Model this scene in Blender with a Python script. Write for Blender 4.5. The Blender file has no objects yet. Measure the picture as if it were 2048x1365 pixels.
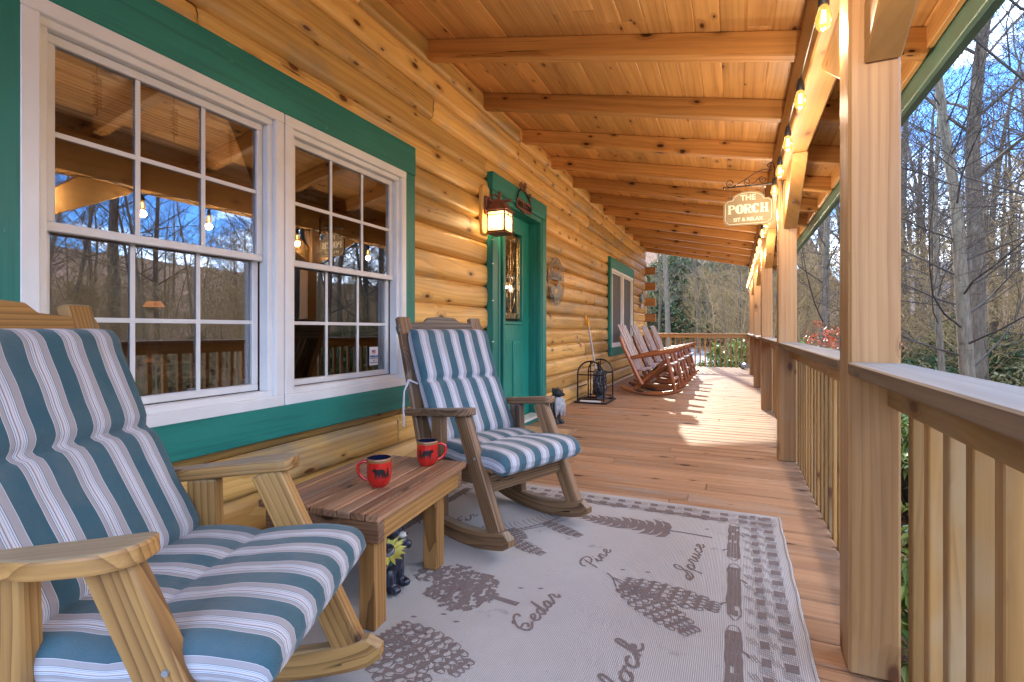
import bpy, math, random
from mathutils import Vector, Matrix, noise
R = math.radians
random.seed(7)
S = bpy.context.scene
COL = S.collection

# ------------------------------------------------------------------ camera
cam_d = bpy.data.cameras.new("camera")
cam = bpy.data.objects.new("camera", cam_d); COL.objects.link(cam)
S.camera = cam
CH = 1.03                                   # eye height above the porch floor
cam.location = (0, 0, CH)
cam.rotation_euler = (R(90), 0, R(23.8))
cam_d.sensor_width = 36; cam_d.lens = 17.75
cam_d.shift_y = -0.011
cam_d.clip_start = 0.05; cam_d.clip_end = 2000

# ------------------------------------------------------------------ sky, sun, exposure
SUN_DIR = Vector((-0.2, 1.0, 0.352)).normalized()
SUN_EL = math.asin(SUN_DIR.z)
world = bpy.data.worlds.new("World"); S.world = world
world.use_nodes = True
wt = world.node_tree; wt.nodes.clear()
def wn(t, **k):
    n = wt.nodes.new(t)
    for a, b in k.items(): setattr(n, a, b)
    return n
sky = wn('ShaderNodeTexSky', sky_type='NISHITA', sun_disc=False, sun_elevation=SUN_EL,
         sun_rotation=R(-11.3), air_density=1.0, dust_density=0.3, ozone_density=1.5)
tc = wn('ShaderNodeTexCoord'); mp = wn('ShaderNodeMapping'); mp.inputs['Scale'].default_value = (1, 1, 2.2)
mp.inputs['Location'].default_value = (0.55, 0.12, 0.0)
nz = wn('ShaderNodeTexNoise'); nz.inputs['Scale'].default_value = 3.1; nz.inputs['Detail'].default_value = 9
nz.inputs['Roughness'].default_value = 0.56; nz.inputs['Distortion'].default_value = 0.25
rm = wn('ShaderNodeValToRGB'); rm.color_ramp.elements[0].position = 0.47; rm.color_ramp.elements[1].position = 0.60
mx = wn('ShaderNodeMix', data_type='RGBA')
mx.inputs[7].default_value = (8.0, 9.2, 11.2, 1)
bg = wn('ShaderNodeBackground'); bg.inputs['Strength'].default_value = 0.15
wo = wn('ShaderNodeOutputWorld')
L = wt.links.new
L(tc.outputs['Generated'], mp.inputs[0]); L(mp.outputs[0], nz.inputs['Vector']); L(nz.outputs['Fac'], rm.inputs[0])
tn = wn('ShaderNodeMix', data_type='RGBA', blend_type='MULTIPLY'); tn.inputs[0].default_value = 1; tn.inputs[7].default_value = (.17, .36, .72, 1)
L(sky.outputs[0], tn.inputs[6])
L(rm.outputs[0], mx.inputs[0]); L(tn.outputs[2], mx.inputs[6]); L(mx.outputs[2], bg.inputs[0]); L(bg.outputs[0], wo.inputs[0])

sd = bpy.data.lights.new("sun", 'SUN'); sd.energy = 1.0; sd.angle = R(0.5); sd.color = (1, .88, .70)
sun = bpy.data.objects.new("sun", sd); COL.objects.link(sun)
sun.rotation_euler = SUN_DIR.to_track_quat('Z', 'Y').to_euler()
sun.location = (-3, 30, 20)

S.view_settings.view_transform = 'Standard'; S.view_settings.look = 'None'
S.view_settings.exposure = 3.05; S.view_settings.gamma = 1.0
S.render.engine = 'CYCLES'
S.cycles.max_bounces = 8; S.cycles.diffuse_bounces = 5; S.cycles.transparent_max_bounces = 12
S.cycles.sample_clamp_indirect = 6
S.cycles.caustics_reflective = False; S.cycles.caustics_refractive = False

# ------------------------------------------------------------------ object helpers
def tag(o, label=None, cat=None, group=None, kind=None):
    if label: o['label'] = label
    if cat: o['category'] = cat
    if group: o['group'] = group
    if kind: o['kind'] = kind
    return o
def thing(name, label, cat, loc=(0, 0, 0), rz=0.0, group=None):
    o = bpy.data.objects.new(name, None); COL.objects.link(o)
    o.empty_display_size = 0.1
    o.location = loc; o.rotation_euler = (0, 0, rz)
    return tag(o, label, cat, group)
def children(o): return list(o.children)
def copy_tree(o, parent=None):
    c = o.copy(); COL.objects.link(c)
    if parent is not None:
        c.parent = parent; c.matrix_parent_inverse = o.matrix_parent_inverse.copy()
    for ch in list(o.children): copy_tree(ch, c)
    return c

def rotm(ax, ay, az):
    return Matrix.Rotation(az, 3, 'Z') @ Matrix.Rotation(ay, 3, 'Y') @ Matrix.Rotation(ax, 3, 'X')
def axis_m(d, up=(0, 0, 1)):
    """matrix whose X axis is d"""
    x = Vector(d).normalized(); u = Vector(up)
    if abs(x.dot(u)) > .98: u = Vector((0, 1, 0))
    y = u.cross(x).normalized(); z = x.cross(y)
    m = Matrix((x, y, z)).transposed()
    return m

class MB:
    """collects faces of one mesh; every vertex carries wood coordinates wc = (along, across, across) and rv"""
    def __init__(s): s.v = []; s.f = []; s.w = []; s.r = []; s.m = []; s.u = []
    def add(s, vs, fs, ws=None, rv=None, mat=0, us=None):
        b = len(s.v); s.v += [tuple(p) for p in vs]
        s.w += [tuple(p) for p in (ws or vs)]
        if rv is None: rv = random.random()
        s.r += [rv] * len(vs)
        s.u += us if us else [(0.0, 0.0)] * len(vs)
        for f in fs: s.f.append(tuple(b + i for i in f)); s.m.append(mat)
    def box(s, c, size, rot=None, bev=0.003, mat=0, rv=None, grain=None):
        hx, hy, hz = [q / 2 for q in size]
        bv = min(bev, hx * .6, hy * .6, hz * .6)
        vs = []; idx = {}
        for i, sx in enumerate((-1, 1)):
            for j, sy in enumerate((-1, 1)):
                for k, sz in enumerate((-1, 1)):
                    for a in range(3):
                        p = [sx * (hx - (0 if a == 0 else bv)), sy * (hy - (0 if a == 1 else bv)), sz * (hz - (0 if a == 2 else bv))]
                        idx[(i, j, k, a)] = len(vs); vs.append(Vector(p))
        I = lambda i, j, k, a: idx[(i, j, k, a)]
        fs = []
        for a in range(3):
            o1, o2 = [(1, 2), (2, 0), (0, 1)][a]
            for sgn in (0, 1):
                q = []
                for (p, r) in ((0, 0), (1, 0), (1, 1), (0, 1)):
                    ijk = [0, 0, 0]; ijk[a] = sgn; ijk[o1] = p; ijk[o2] = r
                    q.append(I(*ijk, a))
                fs.append(q if sgn else q[::-1])
        # edges
        for a in range(3):
            o1, o2 = [(1, 2), (2, 0), (0, 1)][a]
            for p in (0, 1):
                for r in (0, 1):
                    A = [0, 0, 0]; A[o1] = p; A[o2] = r; A[a] = 0
                    B = list(A); B[a] = 1
                    q = [I(*A, o1), I(*B, o1), I(*B, o2), I(*A, o2)]
                    if (p + r) % 2 == 0: q = q[::-1]
                    fs.append(q[::-1] if True else q)
        for i in (0, 1):
            for j in (0, 1):
                for k in (0, 1):
                    q = [I(i, j, k, 0), I(i, j, k, 1), I(i, j, k, 2)]
                    if (i + j + k) % 2 == 0: q = q[::-1]
                    fs.append(q)
        g = grain if grain is not None else max(range(3), key=lambda q: size[q])
        o = [random.uniform(0, 40), random.uniform(-3, 3), random.uniform(-3, 3)]
        ax = [g] + [q for q in range(3) if q != g]
        ws = [(p[ax[0]] + o[0], p[ax[1]] + o[1], p[ax[2]] + o[2]) for p in vs]
        M = rot if rot is not None else Matrix.Identity(3)
        c = Vector(c)
        s.add([M @ p + c for p in vs], fs, ws, rv, mat)
    def bar(s, p0, p1, w, h, up=(0, 0, 1), bev=0.003, mat=0, rv=None):
        p0 = Vector(p0); p1 = Vector(p1); d = p1 - p0
        s.box((p0 + p1) / 2, (d.length, w, h), axis_m(d, up), bev, mat, rv, 0)
    def tube(s, pts, rad, n=8, mat=0, rv=None, cap=True, closed=False, twist=0):
        pts = [Vector(p) for p in pts]; m = len(pts)
        rr = rad if isinstance(rad, (list, tuple)) else [rad] * m
        vs = []; ws = []; fs = []
        o = (random.uniform(0, 40), random.uniform(-3, 3), random.uniform(-3, 3)); al = 0; side = None
        for i, p in enumerate(pts):
            if closed: t = pts[(i + 1) % m] - pts[i - 1]
            else: t = pts[min(i + 1, m - 1)] - pts[max(i - 1, 0)]
            if t.length < 1e-9: t = Vector((0, 0, 1))
            t.normalize()
            if side is None:
                side = t.cross(Vector((0, 0, 1)));
                if side.length < .1: side = t.cross(Vector((0, 1, 0)))
            side = (side - t * side.dot(t)).normalized(); up = t.cross(side)
            if i: al += (pts[i] - pts[i - 1]).length
            for k in range(n):
                a = 2 * math.pi * (k + twist) / n; ca, sa = math.cos(a), math.sin(a)
                vs.append(p + (side * ca + up * sa) * rr[i]); ws.append((al + o[0], rr[i] * ca + o[1], rr[i] * sa + o[2]))
        last = m if closed else m - 1
        for i in range(last):
            for k in range(n):
                a = i * n + k; b = i * n + (k + 1) % n; i2 = (i + 1) % m
                fs.append((a, b, i2 * n + (k + 1) % n, i2 * n + k))
        if cap and not closed:
            fs.append(tuple(range(n))[::-1]); fs.append(tuple((m - 1) * n + k for k in range(n)))
        s.add(vs, fs, ws, rv, mat)
    def lathe(s, prof, n=24, c=(0, 0, 0), rot=None, mat=0, rv=None):
        vs = []; fs = []; M = rot if rot is not None else Matrix.Identity(3); c = Vector(c)
        for (r, z) in prof:
            for k in range(n):
                a = 2 * math.pi * k / n; vs.append(M @ Vector((r * math.cos(a), r * math.sin(a), z)) + c)
        for i in range(len(prof) - 1):
            for k in range(n):
                k2 = (k + 1) % n
                fs.append((i * n + k, i * n + k2, (i + 1) * n + k2, (i + 1) * n + k))
        s.add(vs, fs, None, rv, mat)
    def prism(s, poly, th, M, c, mat=0, rv=None, grain=0):
        """2-D outline (in local x,y) extruded along local z from 0 to th"""
        n = len(poly); c = Vector(c)
        A = sum(poly[i][0] * poly[(i + 1) % n][1] - poly[(i + 1) % n][0] * poly[i][1] for i in range(n))
        if A < 0: poly = poly[::-1]
        o = (random.uniform(0, 40), random.uniform(-3, 3), random.uniform(-3, 3))
        vs = [M @ Vector((x, y, 0)) + c for x, y in poly] + [M @ Vector((x, y, th)) + c for x, y in poly]
        ws = [((x, y, z) if grain == 0 else (y, x, z)) for z in (0, th) for x, y in poly]
        ws = [(a + o[0], b + o[1], d + o[2]) for a, b, d in ws]
        fs = [tuple(range(n))[::-1], tuple(range(n, 2 * n))] + [(i, (i + 1) % n, n + (i + 1) % n, n + i) for i in range(n)]
        s.add(vs, fs, ws, rv, mat)
    def sphere(s, c, r, rot=None, nu=12, nv=8, mat=0, rv=None):
        r = r if isinstance(r, (tuple, list)) else (r, r, r); c = Vector(c); M = rot if rot is not None else Matrix.Identity(3)
        vs = []; fs = []
        for j in range(nv + 1):
            t = math.pi * j / nv
            for i in range(nu):
                a = 2 * math.pi * i / nu
                vs.append(M @ Vector((r[0] * math.sin(t) * math.cos(a), r[1] * math.sin(t) * math.sin(a), -r[2] * math.cos(t))) + c)
        for j in range(nv):
            for i in range(nu):
                i2 = (i + 1) % nu; fs.append((j * nu + i, j * nu + i2, (j + 1) * nu + i2, (j + 1) * nu + i))
        s.add(vs, fs, None, rv, mat)
    def build(s, name, mats, parent=None, world=False, smooth=False):
        me = bpy.data.meshes.new(name)
        me.from_pydata(s.v, [], s.f)
        if not isinstance(mats, (list, tuple)): mats = [mats]
        for m in mats: me.materials.append(m)
        if len(mats) > 1: me.polygons.foreach_set('material_index', s.m)
        a = me.attributes.new('wc', 'FLOAT_VECTOR', 'POINT'); a.data.foreach_set('vector', [q for p in s.w for q in p])
        b = me.attributes.new('rv', 'FLOAT', 'POINT'); b.data.foreach_set('value', s.r)
        c = me.attributes.new('st', 'FLOAT2', 'POINT'); c.data.foreach_set('vector', [q for p in s.u for q in p])
        if smooth: me.polygons.foreach_set('use_smooth', [True] * len(me.polygons))
        me.update()
        o = bpy.data.objects.new(name, me); COL.objects.link(o)
        if parent is not None:
            o.parent = parent
            if world: o.location = -parent.location
        return o
def sharp(o, ang=40):
    """smooth shading that keeps edges sharper than ang"""
    me = o.data
    me.polygons.foreach_set('use_smooth', [True] * len(me.polygons))
    try: me.set_sharp_from_angle(angle=R(ang))
    except Exception: pass
    return o

# ------------------------------------------------------------------ materials
class NT:
    def __init__(s, name):
        s.m = bpy.data.materials.new(name); s.m.use_nodes = True; s.t = s.m.node_tree; s.t.nodes.clear()
        s.out = s.n('ShaderNodeOutputMaterial')
    def n(s, t, **k):
        n = s.t.nodes.new(t)
        for a, b in k.items(): setattr(n, a, b)
        return n
    def l(s, a, b): s.t.links.new(a, b)
    def put(s, sock, v):
        if hasattr(v, 'is_output') or isinstance(v, bpy.types.NodeSocket): s.l(v, sock)
        elif isinstance(v, (tuple, list)) and sock.type == 'RGBA' and len(v) == 3: sock.default_value = (*v, 1)
        else: sock.default_value = v
    def attr(s, name): return s.n('ShaderNodeAttribute', attribute_name=name)
    def math(s, op, a, b=0.0, c=None, clamp=False):
        n = s.n('ShaderNodeMath', operation=op, use_clamp=clamp); s.put(n.inputs[0], a); s.put(n.inputs[1], b)
        if c is not None: s.put(n.inputs[2], c)
        return n.outputs[0]
    def vmul(s, v, k):
        n = s.n('ShaderNodeVectorMath', operation='MULTIPLY'); s.put(n.inputs[0], v); n.inputs[1].default_value = k; return n.outputs[0]
    def vadd(s, v, k):
        n = s.n('ShaderNodeVectorMath', operation='ADD'); s.put(n.inputs[0], v); s.put(n.inputs[1], k); return n.outputs[0]
    def noise(s, v, scale=1., detail=3., rough=.5, dist=0.):
        n = s.n('ShaderNodeTexNoise'); s.put(n.inputs['Vector'], v); n.inputs['Scale'].default_value = scale
        n.inputs['Detail'].default_value = detail; n.inputs['Roughness'].default_value = rough; n.inputs['Distortion'].default_value = dist
        return n.outputs['Fac']
    def mapr(s, v, a, b, c=0., d=1.):
        n = s.n('ShaderNodeMapRange'); s.put(n.inputs[0], v)
        for i, q in enumerate((a, b, c, d)): n.inputs[i + 1].default_value = q
        return n.outputs[0]
    def mix(s, f, a, b, mode='MIX'):
        n = s.n('ShaderNodeMix', data_type='RGBA', blend_type=mode); s.put(n.inputs[0], f); s.put(n.inputs[6], a); s.put(n.inputs[7], b)
        return n.outputs[2]
    def ramp(s, v, els, interp='LINEAR'):
        n = s.n('ShaderNodeValToRGB'); s.put(n.inputs[0], v); cr = n.color_ramp; cr.interpolation = interp
        while len(cr.elements) < len(els): cr.elements.new(.5)
        for e, (p, c) in zip(cr.elements, els): e.position = p; e.color = (*c, 1) if len(c) == 3 else c
        return n.outputs[0]
    def bump(s, h, strength=.3, dist=.002, nrm=None):
        n = s.n('ShaderNodeBump'); s.put(n.inputs['Height'], h); n.inputs['Strength'].default_value = strength; n.inputs['Distance'].default_value = dist
        if nrm is not None: s.put(n.inputs['Normal'], nrm)
        return n.outputs[0]
    def bsdf(s, col, rough=.5, normal=None, metal=0., spec=.5, **k):
        n = s.n('ShaderNodeBsdfPrincipled'); s.put(n.inputs['Base Color'], col); s.put(n.inputs['Roughness'], rough)
        n.inputs['Metallic'].default_value = metal; n.inputs['Specular IOR Level'].default_value = spec
        for a, b in k.items(): s.put(n.inputs[a.replace('_', ' ')], b)
        if normal is not None: s.l(normal, n.inputs['Normal'])
        s.l(n.outputs[0], s.out.inputs[0]); return n
    def obj(s): return s.n('ShaderNodeTexCoord').outputs['Object']

def wood(name, base, dark, knot=(.09, .035, .015), grain=.5, ring=.5, knots=1., cracks=0., rough=.55, weather=None, wamt=0.,
         ringf=14., knotr=.085, tone=.22, spec=.35, bump=.35, gf=1., blotch=None, topgrey=None):
    t = NT(name); wc = t.attr('wc').outputs['Vector']; rv = t.attr('rv').outputs['Fac']
    vor = t.n('ShaderNodeTexVoronoi', feature='F1', voronoi_dimensions='2D'); ks = t.n('ShaderNodeSeparateXYZ'); t.l(wc, ks.inputs[0]); kc = t.n('ShaderNodeCombineXYZ')
    t.l(t.math('MULTIPLY', ks.outputs[0], 3.1), kc.inputs[0]); t.l(t.math('MULTIPLY', t.math('ADD', ks.outputs[1], ks.outputs[2]), 6.5), kc.inputs[1]); t.l(kc.outputs[0], vor.inputs['Vector']); vor.inputs['Scale'].default_value = 1.
    wob = t.noise(t.vmul(wc, (9, 30, 30)), 1., 2.)
    
    keep = t.math('GREATER_THAN', t.n('ShaderNodeSeparateColor').outputs[0], .5)
    sep = keep.node.inputs[0].links[0].from_node; t.l(vor.outputs['Color'], sep.inputs[0])
    sz_ = t.mapr(sep.outputs[1], 0, 1, .55, 1.7)
    dist = t.math('DIVIDE', t.math('ADD', vor.outputs['Distance'], t.mapr(wob, 0, 1, -.03, .03)), sz_)
    keep.node.inputs[1].default_value = 1 - .42 * knots if knots else 2
    kn = t.math('MULTIPLY', t.mapr(dist, knotr * .62, knotr, 1., 0.), keep)      # knot core
    halo = t.math('MULTIPLY', t.mapr(dist, knotr, knotr * 2.6, 1., 0.), keep)
    low = t.noise(t.vmul(wc, (.7, 4, 4)), 1., 2.)
    warp = t.n('ShaderNodeCombineXYZ')
    wv = t.math('ADD', t.mapr(low, 0, 1, -.05, .05), t.math('MULTIPLY', halo, .03)); t.l(wv, warp.inputs[1]); t.l(wv, warp.inputs[2])
    wc2 = t.vadd(wc, warp.outputs[0])
    fine = t.noise(t.vmul(wc2, (1.6, 75 * gf, 75 * gf)), 1., 4., .6)
    med = t.noise(t.vmul(wc2, (.5, 15 * gf, 15 * gf)), 1., 3., .5)
    wav = t.n('ShaderNodeTexWave', wave_type='RINGS', rings_direction='X', wave_profile='SAW')
    t.put(wav.inputs['Vector'], t.vmul(wc2, (.12, 1, 1))); wav.inputs['Scale'].default_value = ringf; wav.inputs['Distortion'].default_value = 1.6
    wav.inputs['Detail'].default_value = 2; wav.inputs['Detail Scale'].default_value = 1.2
    g = t.math('ADD', t.math('MULTIPLY', t.mapr(fine, .3, .75), .45 * grain), t.math('MULTIPLY', t.mapr(med, .35, .7), .55 * grain))
    g = t.math('ADD', g, t.math('MULTIPLY', t.math('POWER', wav.outputs['Fac'], 2.2), .6 * ring), clamp=True)
    c = t.mix(g, base, dark)
    big = t.noise(t.vmul(wc, (.9, 2.5, 2.5)), 1., 3.)
    val = t.math('MULTIPLY', t.mapr(rv, 0, 1, 1 - tone, 1 + tone), t.mapr(big, .25, .75, 1 - tone * .7, 1 + tone * .7))
    if weather:
        wz = t.noise(t.vadd(t.vmul(wc, (1.3, 3.5, 3.5)), (11, 5, 3)), 1., 5., .6)
        c = t.mix(t.mapr(wz, .62 - wamt * .35, .8 - wamt * .3), c, t.mix(t.math('MULTIPLY', g, .9), weather, tuple(q * .35 for q in weather)))
    if blotch:
        bz = t.noise(t.vadd(t.vmul(wc, (2.2, 6, 6)), (3, 15, 9)), 1., 4., .6)
        c = t.mix(t.mapr(bz, .52, .75, 0, .7), c, blotch)
    if topgrey:
        gn = t.n('ShaderNodeSeparateXYZ'); t.l(t.n('ShaderNodeNewGeometry').outputs['Normal'], gn.inputs[0])
        c = t.mix(t.mapr(gn.outputs[2], .5, .9, 0, .85), c, t.mix(t.math('MULTIPLY', g, .7), topgrey, tuple(q * .5 for q in topgrey)))
    vm = t.n('ShaderNodeMix', data_type='RGBA', blend_type='MULTIPLY'); vm.inputs[0].default_value = 1; t.l(c, vm.inputs[6])
    cc = t.n('ShaderNodeCombineColor'); [t.l(val, cc.inputs[i]) for i in range(3)]; t.l(cc.outputs[0], vm.inputs[7]); c = vm.outputs[2]
    c = t.mix(t.math('MULTIPLY', halo, .45), c, t.mix(.5, dark, knot)); c = t.mix(kn, c, knot)
    if cracks:
        cz = t.noise(t.vadd(t.vmul(wc, (.45, 17, 17)), (7, 2, 4)), 1., 2., .4)
        ck = t.math('COMPARE', cz, .5, .0038); ms = t.noise(t.vmul(wc, (.9, 2, 2)), 1., 1.)
        ck = t.math('MULTIPLY', ck, t.mapr(ms, .63 - cracks * .1, .66 - cracks * .1))
        c = t.mix(ck, c, tuple(q * .12 for q in dark))
    h = t.math('ADD', t.math('MULTIPLY', fine, .5), t.math('MULTIPLY', med, .5))
    if cracks: h = t.math('SUBTRACT', h, t.math('MULTIPLY', ck, 2.))
    t.bsdf(c, t.mapr(fine, .2, .8, rough - .08, rough + .12), t.bump(h, bump, .0025), spec=spec)
    return t.m
def plain(name, col, rough=.5, metal=0., bump=0., bs=60., var=.12, spec=.5):
    t = NT(name); o = t.obj()
    nz = t.noise(o, 9., 4.); c = t.mix(t.mapr(nz, .3, .7), tuple(q * (1 - var) for q in col), tuple(min(1, q * (1 + var)) for q in col))
    nm = t.bump(t.noise(o, bs, 3.), bump, .002) if bump else None
    t.bsdf(c, t.mapr(nz, .2, .8, max(.02, rough - .07), rough + .07), nm, metal, spec)
    return t.m
def emis(name, col, st):
    t = NT(name); e = t.n('ShaderNodeEmission'); e.inputs[0].default_value = (*col, 1); e.inputs[1].default_value = st; t.l(e.outputs[0], t.out.inputs[0]); return t.m

M = {}
M['log'] = wood('honey_log_wood', (.72, .48, .16), (.43, .215, .05), (.11, .04, .012), grain=.75, ring=.6, knots=.9, cracks=.55, ringf=10, rough=.42, tone=.26, spec=.4,
                weather=(.50, .40, .25), wamt=.25, knotr=0.088)
M['ceil'] = wood('orange_pine_board', (.72, .41, .145), (.36, .155, .04), (.08, .025, .008), grain=.6, ring=.5, knots=1.1, ringf=12, rough=.36, tone=.15, spec=.45, knotr=0.068)
M['rafter'] = wood('stained_rafter_wood', (.62, .335, .11), (.28, .11, .025), (.05, .014, .005), grain=.65, ring=.5, knots=1.2, cracks=.5, ringf=8, rough=.42, tone=.2, knotr=0.088)
M['post'] = wood('tan_post_wood', (.47, .265, .105), (.22, .10, .033), (.12, .05, .02), grain=.75, ring=.45, knots=.45, cracks=.5, ringf=14, rough=.5, tone=.1, blotch=(.36, .25, .14))
M['beam'] = wood('yellow_beam_wood', (.44, .25, .085), (.30, .135, .035), (.2, .09, .04), grain=.4, ring=.35, knots=.6, cracks=0, ringf=9, rough=.45, tone=.1)
M['rail'] = wood('baluster_wood', (.41, .22, .066), (.13, .055, .014), (.11, .04, .015), grain=.6, ring=.4, knots=.5, cracks=0, ringf=18, rough=.5, tone=.22, blotch=(.33, .24, .13))
M['cap'] = wood('weathered_rail_cap', (.25, .165, .095), (.09, .055, .028), (.08, .06, .05), topgrey=(.28, .285, .285), grain=.8, ring=.3, knots=.4, cracks=.25, ringf=18, rough=.6, tone=.12, weather=(.25, .20, .15), wamt=.3, bump=.6)
M['deck'] = wood('red_brown_deck_board', (.44, .265, .15), (.21, .11, .06), (.06, .025, .015), grain=.75, ring=.3, knots=.35, cracks=.2, ringf=16, rough=.68, spec=.16, tone=.16, knotr=.1, weather=(.42, .33, .26), wamt=.3)
M['rocker'] = wood('weathered_rocker_wood', (.30, .17, .08), (.05, .024, .011), (.07, .03, .015), grain=.75, ring=.95, knots=.4, cracks=.5, ringf=24, rough=.5, tone=.15, weather=(.22, .20, .175), wamt=.2, topgrey=(.25, .215, .17), bump=.9)
M['rocker2'] = wood('honey_rocker_wood', (.48, .27, .085), (.13, .055, .015), (.07, .03, .015), grain=.7, ring=.9, knots=.4, cracks=.3, ringf=22, rough=.45, tone=.13, weather=(.27, .25, .17), wamt=.0, topgrey=(.33, .27, .17), bump=.8)
M['crest'] = wood('grey_driftwood_crest', (.21, .165, .125), (.055, .038, .025), (.05, .03, .02), grain=.8, ring=1., knots=.8, cracks=.5, ringf=14, rough=.6, tone=.1, bump=1.)
M['table'] = wood('treated_table_slat', (.42, .235, .125), (.13, .06, .032), (.04, .02, .01), grain=.9, ring=.9, knots=.5, cracks=.3, ringf=20, rough=.42, tone=.2, weather=(.3, .22, .17), wamt=.3, bump=.7)
M['tleg'] = wood('treated_table_leg', (.45, .24, .075), (.12, .05, .015), (.05, .02, .01), grain=.7, ring=.9, knots=.4, ringf=18, rough=.42, tone=.12, bump=.6)
M['redlog'] = wood('varnished_red_log', (.42, .14, .04), (.07, .016, .006), (.03, .01, .005), grain=.9, ring=.3, knots=1., cracks=.3, rough=.28, tone=.2, spec=.6, knotr=.2, gf=.45)
M['redslat'] = wood('reflection_tinted_red_slat', (.42, .33, .31), (.22, .14, .12), (.1, .05, .04), grain=.6, ring=.3, knots=.1, rough=.3, tone=.12, spec=.6)  # red slats, their grey lavender reflection mixed into the base colour

def paint(name, col, rough=.4):
    t = NT(name); wc = t.attr('wc').outputs['Vector']
    f = t.noise(t.vmul(wc, (2, 60, 60)), 1., 4.); b = t.noise(t.vmul(wc, (1.2, 5, 5)), 1., 4.)
    c = t.mix(t.mapr(b, .3, .75), col, tuple(min(1, q * 1.45 + .012) for q in col)); c = t.mix(t.mapr(f, .5, .75, 0, .5), c, tuple(q * .45 for q in col))
    chip = t.math('GREATER_THAN', t.noise(t.vmul(wc, (7, 45, 45)), 1., 5., .65), .69)
    c = t.mix(chip, c, tuple(min(1, q * 1.6 + .07) for q in col))
    t.bsdf(c, t.mapr(b, .2, .8, rough - .1, rough + .12), t.bump(f, .8, .002)); return t.m
M['green'] = paint('teal_trim_paint', (.003, .155, .12), .5)
M['door'] = paint('teal_door_paint', (.008, .205, .16), .36)
M['fascia'] = plain('sage_green_metal', (.14, .26, .20), .4)
M['white'] = plain('almond_vinyl', (.74, .75, .73), .35, var=.04)
M['sash'] = plain('white_vinyl', (.68, .69, .68), .35, var=.05)
M['iron'] = plain('black_iron', (.02, .02, .022), .4, .5, .2)
M['bronze'] = plain('rust_bronze_metal', (.20, .085, .06), .5, .5, .3, 90, .3)
M['black'] = plain('black_rubber', (.02, .02, .022), .45)
M['brass'] = plain('brass_came', (.75, .55, .22), .25, .9)
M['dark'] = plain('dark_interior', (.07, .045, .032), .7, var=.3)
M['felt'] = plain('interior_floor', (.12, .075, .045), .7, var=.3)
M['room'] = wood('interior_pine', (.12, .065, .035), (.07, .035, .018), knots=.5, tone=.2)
M['yellow'] = plain('yellow_plastic', (.75, .36, .03), .4)
M['greymetal'] = plain('grey_shaft', (.30, .33, .36), .35, .5)
M['hose'] = plain('dark_hose', (.035, .045, .06), .3)
M['curtain'] = plain('sheer_curtain', (.55, .52, .55), .8, 0, .3, 20)
M['screen'] = plain('grey_insect_screen', (.075, .08, .09), .55, 0, .3, 400, .1)
M['conc'] = plain('grey_concrete', (.3, .3, .3), .8, 0, .4)

def glass(name, refl=.35, tint=(.94, .95, .96), rough=.0):
    t = NT(name); tr = t.n('ShaderNodeBsdfTransparent'); tr.inputs[0].default_value = (*tint, 1)
    gl = t.n('ShaderNodeBsdfGlossy'); gl.inputs['Roughness'].default_value = rough; gl.inputs['Color'].default_value = (.95, .97, 1, 1)
    fr = t.n('ShaderNodeFresnel'); fr.inputs[0].default_value = 1.52
    f = t.mapr(fr.outputs[0], .04, 1., refl, 1.)
    geo = t.noise(t.obj(), 1.6, 1.); b = t.bump(geo, .02, .02); t.l(b, gl.inputs['Normal'])
    mx = t.n('ShaderNodeMixShader'); t.l(f, mx.inputs[0]); t.l(tr.outputs[0], mx.inputs[1]); t.l(gl.outputs[0], mx.inputs[2]); t.l(mx.outputs[0], t.out.inputs[0])
    return t.m
M['glass'] = glass('window_glass', .21)
M['dglass'] = glass('door_glass', .10, (.9, .92, .95), .03)
M['bevel'] = glass('bevelled_glass', .3, (.60, .46, .36), .08)

def blind_mat():
    t = NT('bamboo_blind'); o = t.obj(); sp = t.n('ShaderNodeSeparateXYZ'); t.l(o, sp.inputs[0])
    w = t.math('SINE', t.math('MULTIPLY', sp.outputs[2], 520.)); n = t.noise(t.vmul(o, (1, 3, 160)), 1., 2.)
    c = t.mix(t.mapr(w, -1, 1), (.78, .62, .44), (.50, .36, .22)); c = t.mix(t.mapr(n, .4, .7, 0, .5), c, (.12, .07, .04))
    t.bsdf(c, .7); return t.m
M['blind'] = blind_mat()

def stripe_mat():
    t = NT('striped_canvas'); st = t.attr('st'); sp = t.n('ShaderNodeSeparateXYZ'); t.l(st.outputs['Vector'], sp.inputs[0])
    u = sp.outputs[0]
    ph = t.math('FRACT', t.math('DIVIDE', u, .104))
    T = (.005, .072, .100); W = (.56, .60, .66); G = (.33, .31, .32); N_ = (.05, .10, .16); D = (.23, .06, .06)
    seq = [(0, T), (.43, W), (.442, G), (.53, N_), (.542, W), (.568, N_), (.58, W), (.625, D), (.635, G), (.655, W), (.70, D), (.71, W), (.748, N_), (.76, W), (.788, N_), (.80, G), (.905, G), (.958, W), (.972, T)]
    c = t.ramp(ph, seq, 'CONSTANT')
    o = t.obj(); dirt = t.noise(o, 5., 5., .6); weave = t.noise(t.vmul(st.outputs['Vector'], (900, 900, 900)), 1., 1.)
    c = t.mix(t.mapr(dirt, .42, .78, 0, .34), c, (.17, .17, .165))
    c = t.mix(t.mapr(weave, .3, .7, 0, .12), c, (.5, .5, .55))
    t.bsdf(c, .85, t.bump(t.math('ADD', t.noise(o, 9., 4.), t.math('MULTIPLY', weave, .06)), .7, .014), spec=.2, Sheen_Weight=.15); return t.m
M['stripe'] = stripe_mat()
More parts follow.
